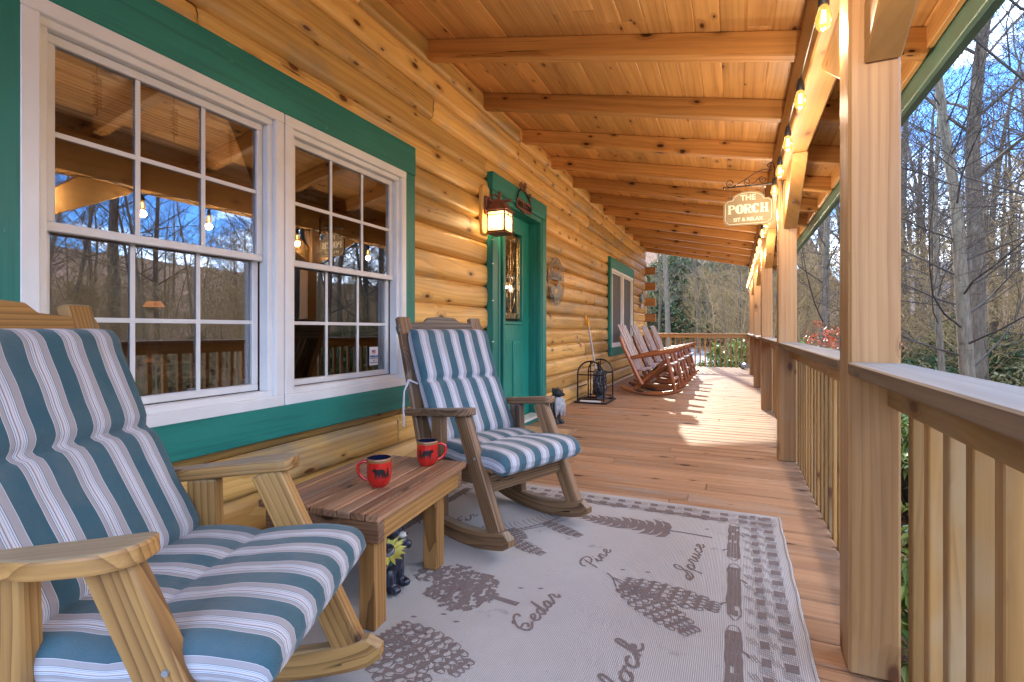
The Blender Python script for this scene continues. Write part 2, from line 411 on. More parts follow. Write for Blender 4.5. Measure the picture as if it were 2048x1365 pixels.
# ================================================================== THE HOUSE
house = thing('log_cabin', 'honey coloured log cabin with teal window and door trim and a deep covered porch', 'cabin', (-2.1, 6, 0))
WX = -2.1                    # outermost bulge of the log wall
Y0W, Y1W = -1.6, 13.42       # wall ends
W1 = (0.72, 2.967, .50, 2.305); DR = (4.194, 5.65, 0, 2.50); W2 = (9.06, 11.35, .55, 2.36)
cuts = [(W1[0] + .09, W1[1] - .09, .66, 2.10), (DR[0] + .07, DR[1] - .07, -1, 2.34), (W2[0] + .09, W2[1] - .09, .71, 2.15)]

def log_strip(mb, ya, yb, za, zb, rv, end_a, end_b, bulge=.036):
    """one D-shaped log: ends rounded where it butts the next log"""
    ny = max(2, int((yb - ya) / .09)); nz = 10
    ys = [ya + (yb - ya) * i / ny for i in range(ny + 1)]
    for e, sgn, at in ((end_a, 1, ya), (end_b, -1, yb)):
        if e: ys += [at + sgn * q for q in (.006, .015, .03)]
    ys = sorted(set(round(y, 4) for y in ys))
    vs = []; ws = []; fs = []; o = (random.uniform(0, 60), random.uniform(-4, 4), random.uniform(-4, 4)); sd = random.uniform(0, 100)
    for y in ys:
        ea = .012 * max(0, 1 - (y - ya) / .03) ** 2 if end_a else 0
        eb = .012 * max(0, 1 - (yb - y) / .03) ** 2 if end_b else 0
        for k in range(nz + 1):
            t = k / nz; q = abs(2 * t - 1)
            b = bulge * (q ** 6)
            if q > .985: b += .014
            w = .007 * noise.noise((y * .8 + sd, t * 1.5, sd)) + .004 * noise.noise((y * 3 + sd, t * 3, 0))
            x = WX - b - ea - eb + w; z = za + (zb - za) * t + .004 * noise.noise((y * .5, sd, za))
            vs.append((x, y, z)); ws.append((y + o[0], (z - za) + o[1], (x - WX) + o[2]))
    n = nz + 1
    for i in range(len(ys) - 1):
        for k in range(nz): fs.append((i * n + k, (i + 1) * n + k, (i + 1) * n + k + 1, i * n + k + 1))
    mb.add(vs, fs, ws, rv)
mb = MB()
for k in range(-1, 17):
    za = .036 + .2 * k; zb = za + .2
    if zb <= 0: continue
    segs = [(Y0W, Y1W + (.10 if k % 2 == 1 else 0))]
    for (a, b, c, d) in cuts:
        if zb > c + .03 and za < d - .03:
            ns = []
            for (p, q) in segs:
                if a > p: ns.append((p, min(a, q)))
                if b < q: ns.append((max(b, p), q))
            segs = [x for x in ns if x[1] - x[0] > .02]
    for (p, q) in segs:
        y = p
        while y < q - .01:
            ln = random.uniform(1.9, 4.6)
            e = q if q - (y + ln) < .9 else y + ln
            log_strip(mb, y, e, za, zb, random.random(), y != p, True)
            y = e
    if k % 2 == 1:        # rounded end of the long logs at the far corner
        mb.sphere((WX - .09, Y1W + .10, za + .1), (.088, .03, .098), None, 12, 8)
o = mb.build('log_wall', M['log'], house, True); sharp(o, 50)
o['label'] = 'honey coloured wall of stacked D shaped logs'
# cross logs sticking out at the far corner, and the end wall
mb = MB()
for z in (.136, .536, .936, 1.336, 1.736, 2.136, 2.536):
    mb = MB(); mb.box((-2.02, Y1W - .1, z), (.34, .17, .196), bev=.006, grain=0)
    mb.build('corner_log_end', M['post'], house, True)
mb = MB()
for k in range(0, 17):
    mb.box((-5.0, Y1W - .08, .136 + .2 * k), (5.55, .15, .2), bev=.03, grain=0)
mb.build('end_wall', M['log'], house, True)
# backing, base board, interior
mb = MB()
def wall_with_holes(mb, x, th, z0, z1, holes):
    """slab in the plane x with rectangular holes, made of butt-joined pieces"""
    ys = sorted(set([Y0W, Y1W - .3] + [q for h in holes for q in h[:2]]))
    for a, b in zip(ys[:-1], ys[1:]):
        hs = [h for h in holes if h[0] <= a + 1e-6 and h[1] >= b - 1e-6]
        if not hs: mb.box((x, (a + b) / 2, (z0 + z1) / 2), (th, b - a, z1 - z0), bev=.0)
        else:
            h = hs[0]
            if h[2] > z0: mb.box((x, (a + b) / 2, (z0 + h[2]) / 2), (th, b - a, h[2] - z0), bev=0)
            mb.box((x, (a + b) / 2, (h[3] + z1) / 2), (th, b - a, z1 - h[3]), bev=0)
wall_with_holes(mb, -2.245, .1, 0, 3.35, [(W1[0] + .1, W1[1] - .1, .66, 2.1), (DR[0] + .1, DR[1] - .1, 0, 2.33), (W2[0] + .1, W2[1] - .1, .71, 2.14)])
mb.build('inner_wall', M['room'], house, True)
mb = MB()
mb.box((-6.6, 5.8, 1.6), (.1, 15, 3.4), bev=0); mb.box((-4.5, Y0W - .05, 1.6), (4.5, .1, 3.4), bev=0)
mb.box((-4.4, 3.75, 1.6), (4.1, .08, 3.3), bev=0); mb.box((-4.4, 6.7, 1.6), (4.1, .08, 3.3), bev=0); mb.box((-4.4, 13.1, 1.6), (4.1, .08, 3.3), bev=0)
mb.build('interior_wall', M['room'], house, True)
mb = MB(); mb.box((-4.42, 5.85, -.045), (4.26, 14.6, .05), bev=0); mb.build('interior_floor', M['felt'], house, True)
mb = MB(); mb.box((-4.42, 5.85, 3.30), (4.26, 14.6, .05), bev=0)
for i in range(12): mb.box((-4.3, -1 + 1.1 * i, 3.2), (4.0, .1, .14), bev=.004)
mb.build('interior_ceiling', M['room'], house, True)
# table lamp for the orange glow, added to light the room and blinds
t = thing('added_table_lamp', 'lit orange shaded lamp added inside the room, seen through the near window', 'lamp', (-3.95, 2.36, .78))
m = MB(); m.lathe([(0, 0), (.09, 0), (.08, .02), (.03, .05), (.06, .14), (.03, .24), (.02, .34)], 20); m.build('base', M['bronze'], t, smooth=True)
M['shade'] = emis('lit_lamp_shade', (1, .30, .08), .07)
m = MB(); m.lathe([(.07, .42), (.045, .46)], 24); m.build('lamp_shade', M['shade'], t, smooth=True)
ld = bpy.data.lights.new('lamp_glow', 'POINT'); ld.energy = 5; ld.color = (1, .72, .48); ld.shadow_soft_size = .05; room_fill = bpy.data.objects.new('lamp_glow', ld); COL.objects.link(room_fill); room_fill.parent = t; room_fill.location = (-.3, -.6, 1.6)  # added fill light, hung well away from the shade, brightens the room
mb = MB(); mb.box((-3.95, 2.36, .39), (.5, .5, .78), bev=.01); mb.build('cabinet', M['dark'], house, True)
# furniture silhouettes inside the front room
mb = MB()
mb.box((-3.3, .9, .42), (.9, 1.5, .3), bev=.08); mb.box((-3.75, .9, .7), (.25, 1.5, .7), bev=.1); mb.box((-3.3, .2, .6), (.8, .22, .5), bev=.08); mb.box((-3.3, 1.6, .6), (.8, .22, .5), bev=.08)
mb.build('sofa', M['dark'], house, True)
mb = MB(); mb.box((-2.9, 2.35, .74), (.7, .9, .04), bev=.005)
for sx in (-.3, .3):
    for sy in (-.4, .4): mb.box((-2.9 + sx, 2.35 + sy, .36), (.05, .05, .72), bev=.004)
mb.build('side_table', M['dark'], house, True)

# ---------------------------------------------------------------- windows
def window_unit(name, W, screens=False, blinds=True):
    ya, yb, za, zb = W
    XT = -2.045
    mb = MB()                              # teal casing, butt jointed
    mb.box((XT - .03, (ya + yb) / 2, zb - .1), (.06, yb - ya, .2), bev=.004, grain=1)
    mb.box((XT - .028, (ya + yb) / 2, za + .0775), (.056, yb - ya, .155), bev=.004, grain=1)
    for y in (ya + .055, yb - .055): mb.box((XT - .031, y, (za + zb) / 2 - .0225), (.052, .11, zb - za - .357), bev=.004, grain=2)
    win = mb.build(name, M['green'], house, True)
    fa, fb, ga, gb = ya + .105, yb - .105, za + .152, zb - .198
    mid = (fa + fb) / 2
    OX = -2.1
    for (a, b) in ((fa, mid - .002), (mid + .002, fb)):
        m = MB(); t = .052; x = XT - .012
        # outer frame with stepped profile
        for (w0, dx, th, in0) in ((.052, .0, .06, 0), (.030, -.022, .06, .050)):
            A, B, Cc, D = a + in0, b - in0, ga + in0, gb - in0
            m.box((x + dx - .02, (A + B) / 2, D - w0 / 2), (th, B - A, w0), bev=.004); m.box((x + dx - .02, (A + B) / 2, Cc + w0 / 2), (th, B - A, w0), bev=.004)
            for y in (A + w0 / 2, B - w0 / 2): m.box((x + dx - .021, y, (Cc + D) / 2), (th, w0, D - Cc - 2 * w0), bev=.004)
        fr = m.build('window_frame', M['white'], win)
        A, B, Cc, D = a + .082, b - .082, ga + .082, gb - .082; mz = (Cc + D) / 2
        for (c0, d0, xs) in ((mz - .018, D, -2.115), (Cc, mz + .018, -2.148)):
            m = MB(); w = .032
            m.box((xs, (A + B) / 2, d0 - w / 2), (.03, B - A, w), bev=.003); m.box((xs, (A + B) / 2, c0 + w / 2), (.03, B - A, w), bev=.003)
            for y in (A + w / 2, B - w / 2): m.box((xs, y, (c0 + d0) / 2), (.028, w, d0 - c0 - 2 * w), bev=.003)
            if not screens:
                for i in (1, 2):
                    y = A + w + (B - A - 2 * w) * i / 3; m.box((xs + .003, y, (c0 + d0) / 2), (.006, .018, d0 - c0 - 2 * w), bev=.001)
                z = (c0 + d0) / 2; m.box((xs + .0035, (A + B) / 2, z), (.006, B - A - 2 * w, .018), bev=.001)
            m.build('sash', M['sash'], win)
            m = MB(); m.box((xs - .003, (A + B) / 2, (c0 + d0) / 2), (.004, B - A - 2 * w + .008, d0 - c0 - 2 * w + .008), bev=0)
            m.build('glass_pane', M['glass'], win)
        if screens:
            m = MB(); m.box((-2.098, (A + B) / 2, (Cc + D) / 2), (.003, B - A, D - Cc), bev=0); m.build('insect_screen', M['screen'], win)
        if blinds:
            m = MB(); m.box((-2.178, (A + B) / 2, D - .08), (.012, B - A + .06, .26), bev=0)
            m.box((-2.176, (A + B) / 2, D - .215), (.022, B - A + .06, .022), bev=.004)
            m.build('bamboo_blind', M['blind'], win)
            for f in (.22, .55, .86):
                m = MB(); y = A + (B - A) * f
                m.tube([(-2.168, y, D), (-2.168, y, D - .2)], .002, 5)
                for q in range(9): m.tube([(-2.166, y - .014 + .004 * (q % 2), D - .06 - .013 * q), (-2.166, y + .014, D - .064 - .013 * q)], .004, 5)
                m.build('blind_cord', M['dark'], win)
    for c in win.children: c.location = (0, 0, 0)
    return win
wa = window_unit('window', W1); wa['label'] = 'large teal framed double window with white grids beside the cushioned rockers'
wb = window_unit('window', W2, True, False); wb['label'] = 'far teal framed double window with grey insect screens'
# curtain and sticker in the near window
m = MB(); vs = []; fs = []
for i in range(41):
    y = 2.28 + .30 * i / 40; x = -2.225 + .018 * math.sin(i * 1.1)
    vs += [(x, y, .7), (x + .004 * math.sin(i * .7), y, 2.0)]
    if i: fs.append((2 * i - 2, 2 * i, 2 * i + 1, 2 * i - 1))
m.add(vs, fs); sharp(m.build('curtain', M['curtain'], wa), 80)

# ---- lettering from the built-in font
def text_mesh(txt, size, extrude=.0005, bold=0.0, spacing=1.0, shear=0.0):
    cu = bpy.data.curves.new('t', 'FONT'); cu.body = txt; cu.size = size; cu.extrude = extrude; cu.offset = bold
    cu.space_character = spacing; cu.shear = shear; cu.align_x = 'CENTER'; cu.align_y = 'CENTER'; cu.resolution_u = 3
    o = bpy.data.objects.new('t', cu); COL.objects.link(o)
    bpy.context.view_layer.update()
    me = o.to_mesh(); vs = [v.co.copy() for v in me.vertices]; fs = [tuple(p.vertices) for p in me.polygons]
    o.to_mesh_clear(); bpy.data.objects.remove(o); bpy.data.curves.remove(cu)
    return vs, fs
def put_text(mb, txt, size, Mx, c, mat=0, **k):
    vs, fs = text_mesh(txt, size, **k); c = Vector(c)
    mb.add([Mx @ v + c for v in vs], fs, None, None, mat)
# frame: local x -> +Y (reads left to right seen from the porch), local y -> +Z, local z -> +X
MW = Matrix(((0, 0, 1), (1, 0, 0), (0, 1, 0)))
M['paperwhite'] = plain('sticker_white', (.62, .66, .72), .4, var=.02); M['inkblue'] = plain('ink_blue', (.03, .09, .30), .5, var=.02)
M['inkred'] = plain('ink_red', (.5, .08, .08), .5, var=.02); M['inkgrey'] = plain('ink_grey', (.12, .12, .14), .5, var=.02)
sy, sz = 2.632, .86
m = MB(); m.box((-2.140, sy, sz), (.001, .083, .118), bev=0)
m.box((-2.1385, sy - .012, sz + .032), (.001, .013, .013), bev=0, mat=1); m.box((-2.1385, sy + .006, sz + .032), (.001, .022, .013), bev=0, mat=2); m.box((-2.1385, sy, sz + .020), (.001, .034, .006), bev=0, mat=2)
put_text(m, 'AMERICAN', .0165, MW, (-2.138, sy, sz - .002), 1, bold=.0005)
for (dz, w, mt) in ((-.014, .07, 1), (-.028, .016, 3), (-.042, .072, 3)): m.box((-2.1385, sy, sz + dz), (.001, w, .005), bev=0, mat=mt)
m.build('sticker', [M['paperwhite'], M['inkblue'], M['inkred'], M['inkgrey']], wa)

# ---------------------------------------------------------------- door
ya, yb, _, zb = DR
m = MB(); XT = -2.04
m.box((XT - .035, (ya + yb) / 2, 2.41), (.07, yb - ya, .175), bev=.004, grain=1)
for y in (ya + .062, yb - .062): m.box((XT - .037, y, 1.16), (.066, .125, 2.32), bev=.004, grain=2)
for i, (w, x) in enumerate(((.035, XT + .006), (.03, XT - .012))):       # stepped mouldings
    m.box((x - .02, (ya + yb) / 2, 2.335 - .03 * i), (.04, yb - ya - .22 - .05 * i, w), bev=.006, grain=1)
    for s in (-1, 1): m.box((x - .0205, (ya + yb) / 2 + s * ((yb - ya) / 2 - .135 - .03 * i), 1.155), (.04, w, 2.31 - .03 * i), bev=.006, grain=2)
door = m.build('door', M['green'], house, True); door['label'] = 'teal front door with leaded glass beside the wall lantern'
D0, D1 = 4.49, 5.47; DX = -2.2
m = MB()
for y in (D0 - .03, D1 + .03): m.box((-2.13, y, 1.15), (.17, .05, 2.30), bev=.002, grain=2)
m.box((-2.131, (D0 + D1) / 2, 2.285), (.17, D1 - D0 + .1, .05), bev=.002, grain=1)
m.build('door_jamb', M['green'], door)
# slab built as stiles and rails round glass and panels
GA, GB, GC, GD = 4.70, 5.235, 1.12, 2.08
m = MB()
m.box((DX - .02, (D0 + GA) / 2, 1.16), (.045, GA - D0, 2.2), bev=.001, grain=2); m.box((DX - .02, (GB + D1) / 2, 1.16), (.045, D1 - GB, 2.2), bev=.001, grain=2)
m.box((DX - .02, (GA + GB) / 2, 2.17), (.044, GB - GA, .18), bev=.001, grain=1)
m.box((DX - .02, (GA + GB) / 2, .59), (.044, GB - GA, 1.06), bev=.001, grain=2)
for (p, q) in ((GA - .02, 4.945), (4.995, GB + .02)):           # raised lower panels
    for s, e in ((.0, .01), (.028, .016)):
        m.box((DX + .002 + e / 2, (p + q) / 2, .60), (e, q - p - 2 * s, .62 - 2 * s), bev=.006, grain=2)
for (y, z, a, b) in (((GA + GB) / 2, GC - .018, GB - GA + .08, .036), ((GA + GB) / 2, GD + .018, GB - GA + .08, .036)): m.box((DX + .008, y, z), (.022, a, b), bev=.006, grain=1)
for y in (GA - .02, GB + .02): m.box((DX + .008, y, (GC + GD) / 2), (.0215, .036, GD - GC), bev=.006, grain=2)
m.build('door_slab', M['door'], door)
m = MB(); m.box((DX - .015, (GA + GB) / 2, (GC + GD) / 2), (.006, GB - GA, GD - GC), bev=0); m.build('door_glass', M['dglass'], door)
m = MB(); m.box((DX - .05, (GA + GB) / 2, (GC + GD) / 2), (.006, GB - GA + .04, GD - GC + .04), bev=0); m.build('pale_backing_panel', M['curtain'], door)  # pale panel added behind the glass so it looks lit grey
m = MB(); cx = (GA + GB) / 2; cz = (GC + GD) / 2; X = DX - .009; r = .0035
def strip(p, q, rr=r): m.tube([(X, *p), (X, *q)], rr * 1.5, 6)
for ins in (.035, .085):
    a, b, c, d = GA + ins, GB - ins, GC + ins, GD - ins
    for p, q in (((a, c), (b, c)), ((b, c), (b, d)), ((b, d), (a, d)), ((a, d), (a, c))): strip(p, q)
for k in range(1, 5):
    for z in (GC + .035, GD - .085): strip((GA + .085 + k * .073, z), (GA + .085 + k * .073, z + .05))
for k in range(1, 7):
    for y in (GA + .035, GB - .085): strip((y, GC + .06 + k * .12), (y + .05, GC + .06 + k * .12))
strip((cx, GC + .085), (cx, GD - .085), .003); strip((GA + .085, cz + .05), (GB - .085, cz + .05), .003)
def lens(c, w, h, n=24):
    pts = []
    for i in range(n + 1):
        t = i / n; pts.append((c[0] + w * math.sin(math.pi * t), c[1] - h + 2 * h * t))
    return pts + [(2 * c[0] - p[0], p[1]) for p in pts[::-1]]
for (c, w, h) in (((cx, cz + .15), .07, .15), ((cx, cz), .085, .09), ((cx, cz - .12), .06, .12), ((cx, cz - .22), .1, .16)):
    m.tube([(X, *p) for p in lens(c, w, h)], .0055, 6)
m.build('lead_came', M['brass'], door)
m = MB()
for (c, w, h) in (((cx, cz + .15), .055, .12), ((cx, cz - .12), .05, .09)): m.prism(lens(c, w, h)[:-1], .008, MW, (X - .006, 0, 0))
for s in (-1, 1): m.sphere((X, cx + s * .04, cz), (.008, .03, .05))
for k in range(5):
    for z in (GC + .06, GD - .06): m.box((X, GA + .085 + .0365 + k * .073, z), (.008, .05, .035), bev=.004)
m.build('bevelled_glass', M['bevel'], door)
for (y, z) in ((cx, cz + .05), (GA + .06, cz + .05), (GB - .06, cz + .05)):
    m = MB(); m.sphere((X + .003, y, z), .013); m.build('glass_jewel', M['brass'], door, smooth=True)
m = MB(); m.box((X - .012, GA + .07, GC + .09), (.002, .06, .11), bev=0); put_text(m, 'ALARM', .015, MW, (X - .0105, GA + .07, GC + .10), 1) if False else None
m.box((X - .0105, GA + .07, GC + .125), (.001, .06, .035), bev=0, mat=1)
m.build('window_sticker', [M['paperwhite'], M['inkblue']], door)
m = MB(); m.box((-2.10, (D0 + D1) / 2, .055), (.16, D1 - D0, .025), bev=.006); m.build('sill', M['white'], door)
m = MB(); m.box((-2.07, (D0 + D1) / 2, .021), (.075, D1 - D0 + .3, .04), bev=.004); m.build('kick_board', M['green'], door)
for c in door.children: c.location = (0, 0, 0)

# ---------------------------------------------------------------- roof
SL = -.2104; RB = lambda x: 3.06 + SL * (x + 2.1)          # underside of the rafters
ang = math.atan(SL); RX = Matrix.Rotation(-ang, 3, 'Y')
rafY = [3.24 + .926 * k for k in range(-4, 12)]
for i, y in enumerate(rafY):
    m = MB(); x0, x1 = -2.13, .90; L_ = (x1 - x0) / math.cos(ang)
    cxx = (x0 + x1) / 2; cc = Vector((cxx, y, RB(cxx))) + RX @ Vector((0, 0, .07))
    m.box(cc, (L_, .088, .14), RX, .007, grain=0)
    o = m.build('rafter', M['rafter'], house, True)
m = MB(); k = 0; x = -2.3
while x < .93:
    y = -1.3 - random.uniform(0, 1)
    while y < 13.55:
        l_ = random.choice((4.27, 4.88)); e = min(y + l_, 13.56)
        xc = x + .0685
        m.box(Vector((xc, (y + e) / 2, RB(xc))) + RX @ Vector((0, 0, .1515)), (.138 / math.cos(ang), e - y - .001, .022), RX, .0065, grain=1)
        y = e
    x += .137
m.build('ceiling_board', M['ceil'], house, True)
for a, b in zip(rafY[:-1], rafY[1:]):
    m = MB(); m.box((-2.115, (a + b) / 2, RB(-2.1) + .115), (.035, b - a - .09, .045), bev=.01, grain=1); m.build('wall_moulding', M['ceil'], house, True)
    m = MB(); m.box((.905, (a + b) / 2, RB(.905) + .085), (.03, b - a - .09, .11), bev=.003, grain=1); m.build('eave_blocking', M['ceil'], house, True)
m = MB(); xc = -2.3
m.box(Vector((-.65, 6.2, RB(-.65))) + RX @ Vector((0, 0, .20)), (3.6, 15.0, .06), RX, .004); m.box((-5.2, 6.2, 3.9), (6.2, 15.4, .08), rotm(0, R(-14), 0), .004)
m.build('metal_roof', M['fascia'], house, True)
m = MB(); m.box((.946, 6.15, 2.462), (.03, 15.0, .205), bev=.004, grain=1); m.build('fascia', M['fascia'], house, True)
m = MB(); m.box((.915, 6.15, 2.512), (.028, 14.9, .07), bev=.003, grain=1); m.build('sub_fascia', M['ceil'], house, True)
m = MB()
ys = [-1.2, 4.60, 10.07, 13.5]
for a, b in zip(ys[:-1], ys[1:]): m.box((.372, (a + b) / 2, 2.36), (.135, b - a - .002, .31), bev=.008, grain=1)
m.build('porch_beam', M['beam'], house, True)
postY = [-1.05, 1.79, 4.47, 7.22, 9.97, 12.72]
for i, y in enumerate(postY):
    m = MB(); m.box((.377, y + .0725, 1.102), (.130, .145, 2.204), bev=.008, grain=2)
    m.build('porch_post', M['post'], house, True)
    for s in (-1, 1):
        # knee brace: profile in the Y-Z plane, thickness along X
        yf = y if s < 0 else y + .145
        P = [(0, 1.80), (0, 2.02), (.02, 2.203), (.66, 2.203), (.64, 2.199), (.60, 2.17)]
        P = [(0.002, 1.80), (0.002, 2.203), (.62, 2.203), (.60, 2.175), (.40, 2.09), (.15, 1.90)]
        P = [(0.002, 1.815), (0.002, 1.99), (.26, 2.2035), (.66, 2.2035), (.62, 2.155)]
        m = MB(); m.prism([(yf + s * a, z) for a, z in P], .092, MW, (.35, 0, 0), grain=0)
        o = m.build('brace', M['beam'], house, True)
        br_ = o; nv = Vector((0, s * .48, -.877)); nv = Vector((0, s * .48, -.877)).normalized()
        m2_ = MB(); pc = Vector((.396, yf + s * .27, 1.963)); m2_.tube([pc - nv * .004, pc + nv * .0035], .011, 14); pl = m2_.build('wooden_plug', M['crest'], br_)
        bv = o.modifiers.new('bevel', 'BEVEL'); bv.width = .005; bv.segments = 1; bv.limit_method = 'ANGLE'
m = MB(); m.box((-4.5, 6, -.75), (4.6, 14.8, 1.3), bev=0); m.build('foundation', M['conc'], house, True)

# ---------------------------------------------------------------- railing bays
def baluster_sheet():
    pass
BAL0 = None
def rail_bay(y0, y1, label):
    t = thing('porch_railing', label, 'railing', (.38, y0, 0), 0, 'railing sections between the porch posts')
    L_ = y1 - y0
    m = MB(); m.box((-.001, L_ / 2, .915), (.14, L_ - .004, .036), bev=.004, grain=1); m.build('cap_rail', M['cap'], t)
    m = MB(); m.box((.045, L_ / 2, .851), (.036, L_ - .004, .088), bev=.003, grain=1); m.build('top_rail', M['rail'], t)
    n = int(round(L_ / .131)); proto = None
    for i in range(n):
        m = MB(); m.box((0, 0, 0), (.038, .038, 1.18), bev=.003, grain=2)
        o = m.build('baluster', M['rail'], t); o.location = (.084, (i + .5) * L_ / n, .30)
    return t
bn = ['nearest bay of tan porch railing with grey weathered cap, cut by the right edge', 'second bay of tan porch railing, beyond the big near post',
      'third bay of tan porch railing, running up to the third post', 'fourth bay of tan porch railing beside the sunlit boards', 'farthest bay between posts of tan porch railing', 'last short bay of tan railing past the last post']
for i, (a, b) in enumerate(zip([p + .1455 for p in postY], postY[1:] + [14.93])): rail_bay(a, b - .0005, bn[i])
t = thing('porch_railing', 'tan balustrade closing the far end of the porch, sunlit from behind', 'railing', (-2.2, 14.95, 0))
m = MB(); m.box((-.25, .02, .915), (5.65, .145, .036), bev=.004, grain=0); m.build('cap_rail', M['post'], t)
m = MB(); m.box((-.25, 0, .851), (5.64, .036, .088), bev=.003, grain=0); m.build('top_rail', M['post'], t)
for i in range(43):
    m = MB(); m.box((0, 0, 0), (.038, .038, 1.1), bev=.003, grain=2); o = m.build('baluster', M['rail'], t); o.location = (2.5 - .131 * i, .04, .34)
m = MB(); m.box((2.58, .03, .45), (.09, .09, 1.06), bev=.004, grain=2); m.build('end_post', M['post'], t)

# ---------------------------------------------------------------- porch floor
m = MB(); y = -1.4; i = 0
while y < 15.05:
    xs = [-2.13 if y < 13.3 else -5.2, .445]
    if random.random() < .35: xs.insert(1, random.uniform(-1.6, 0))
    for a, b in zip(xs[:-1], xs[1:]):
        m.box(((a + b) / 2, y + .0685, -.0195 + random.uniform(-.0008, .0008)), (b - a - .002, .1315, .038), bev=.006, grain=0)
    y += .1395; i += 1
o = m.build('porch_floor', M['deck']); tag(o, 'reddish brown deck boards of the porch floor', kind='structure'); 
m = MB(); m.box((.42, 6.8, -.15), (.04, 16.4, .2), bev=.003, grain=1)
m.box((-.9, 6.8, -.06), (2.5, 16.3, .02), bev=0)
tag(m.build('floor_joist', M['rail']), 'dark joists and rim board under the porch floor', kind='structure')
# ================================================================== RUG
def fl(px, py):                       # a floor point read off the photograph
    d = 1040.3 / (py - 660.); x = (px - 1470.) * d * .000906; return (x, (d + .4035 * x) / .915)
RX0, RX1, RY0, RY1 = -1.80, .225, -.35, 3.10
rug = thing('area_rug', 'pale grey woven lodge rug with brown tree and pine cone drawings', 'rug', ((RX0 + RX1) / 2, (RY0 + RY1) / 2, 0))
t = NT('woven_rug'); ob = t.obj(); sp = t.n('ShaderNodeSeparateXYZ'); t.l(ob, sp.inputs[0])
rib = t.math('SINE', t.math('MULTIPLY', sp.outputs[0], 1050.)); rib2 = t.math('SINE', t.math('MULTIPLY', sp.outputs[1], 800.))
w = t.math('MULTIPLY', t.mapr(rib, -1, 1), t.mapr(rib2, -1, 1, .5, 1))
dirt = t.noise(ob, 2.2, 6., .6); dirt2 = t.noise(t.vadd(ob, (5, 3, 1)), 7., 6., .7); spk = t.noise(ob, 60., 3., .6)
c = t.mix(w, (.31, .31, .31), (.58, .58, .585)); c = t.mix(t.mapr(dirt, .45, .75, 0, .35), c, (.33, .32, .31))
c = t.mix(t.mapr(dirt2, .62, .75, 0, .6), c, (.17, .17, .175)); c = t.mix(t.mapr(spk, .68, .76, 0, .5), c, (.18, .16, .15))
t.bsdf(c, .95, t.bump(w, .7, .002), spec=.1); M['rug'] = t.m
t = NT('woven_rug_brown'); ob = t.obj(); n1 = t.noise(ob, 300., 3., .7); n2 = t.noise(ob, 30., 4., .6)
c = t.mix(t.mapr(n1, .35, .7), (.12, .10, .10), (.25, .215, .21)); c = t.mix(t.mapr(n2, .6, .8, 0, .5), c, (.34, .31, .3)); t.bsdf(c, .95, t.bump(n1, .5, .002), spec=.1); M['rugb'] = t.m
m = MB(); m.box(((RX0 + RX1) / 2, (RY0 + RY1) / 2, .0045), (RX1 - RX0, RY1 - RY0, .008), bev=.003); m.build('woven_field', M['rug'], rug, True)
m = MB()
for x in (RX0 + .006, RX1 - .006): m.tube([(x + .003 * math.sin(i * 1.3), RY0 + (RY1 - RY0) * i / 60, .007) for i in range(61)], .0065, 6)
for y in (RY0 + .006, RY1 - .006): m.tube([(RX0 + (RX1 - RX0) * i / 40, y + .002 * math.sin(i * 1.7), .006) for i in range(41)], .0055, 6)
sharp(m.build('bound_edge', M['rug'], rug, True), 80)
pm = MB(); ZP = .0092; zc = [0]
def poly(pts):
    zc[0] = (zc[0] + 1) % 101; z = ZP + zc[0] * .000012
    pm.add([(x, y, z) for x, y in pts], [tuple(range(len(pts)))])
def ribbon(pts, w, closed=False, wob=0.0):
    n = len(pts)
    if n < 2: return
    zc[0] = (zc[0] + 1) % 101; z = ZP + zc[0] * .000012
    vs = []
    for i, p in enumerate(pts):
        a = pts[i - 1] if (i or closed) else p; b = pts[(i + 1) % n] if (i < n - 1 or closed) else p
        dx, dy = b[0] - a[0], b[1] - a[1]; l_ = math.hypot(dx, dy) or 1; ww = w / 2 * (1 + (random.uniform(-wob, wob) if wob else 0))
        vs += [(p[0] - dy / l_ * ww, p[1] + dx / l_ * ww, z + i * .000009), (p[0] + dy / l_ * ww, p[1] - dx / l_ * ww, z + i * .000009)]
    fs = [(2 * i, 2 * i + 1, (2 * i + 3) % (2 * n), (2 * i + 2) % (2 * n)) for i in range(n if closed else n - 1)]
    pm.add(vs, fs)
def smooth(pts, k=4, closed=False):
    n = len(pts); out = []
    rng = range(n if closed else n - 1)
    g = lambda i: pts[i % n] if closed else pts[max(0, min(n - 1, i))]
    for i in rng:
        p0, p1, p2, p3 = g(i - 1), g(i), g(i + 1), g(i + 2)
        for j in range(k):
            t_ = j / k
            out.append(tuple(.5 * ((2 * p1[a]) + (-p0[a] + p2[a]) * t_ + (2 * p0[a] - 5 * p1[a] + 4 * p2[a] - p3[a]) * t_ ** 2 + (-p0[a] + 3 * p1[a] - 3 * p2[a] + p3[a]) * t_ ** 3) for a in (0, 1)))
    if not closed: out.append(pts[-1])
    return out
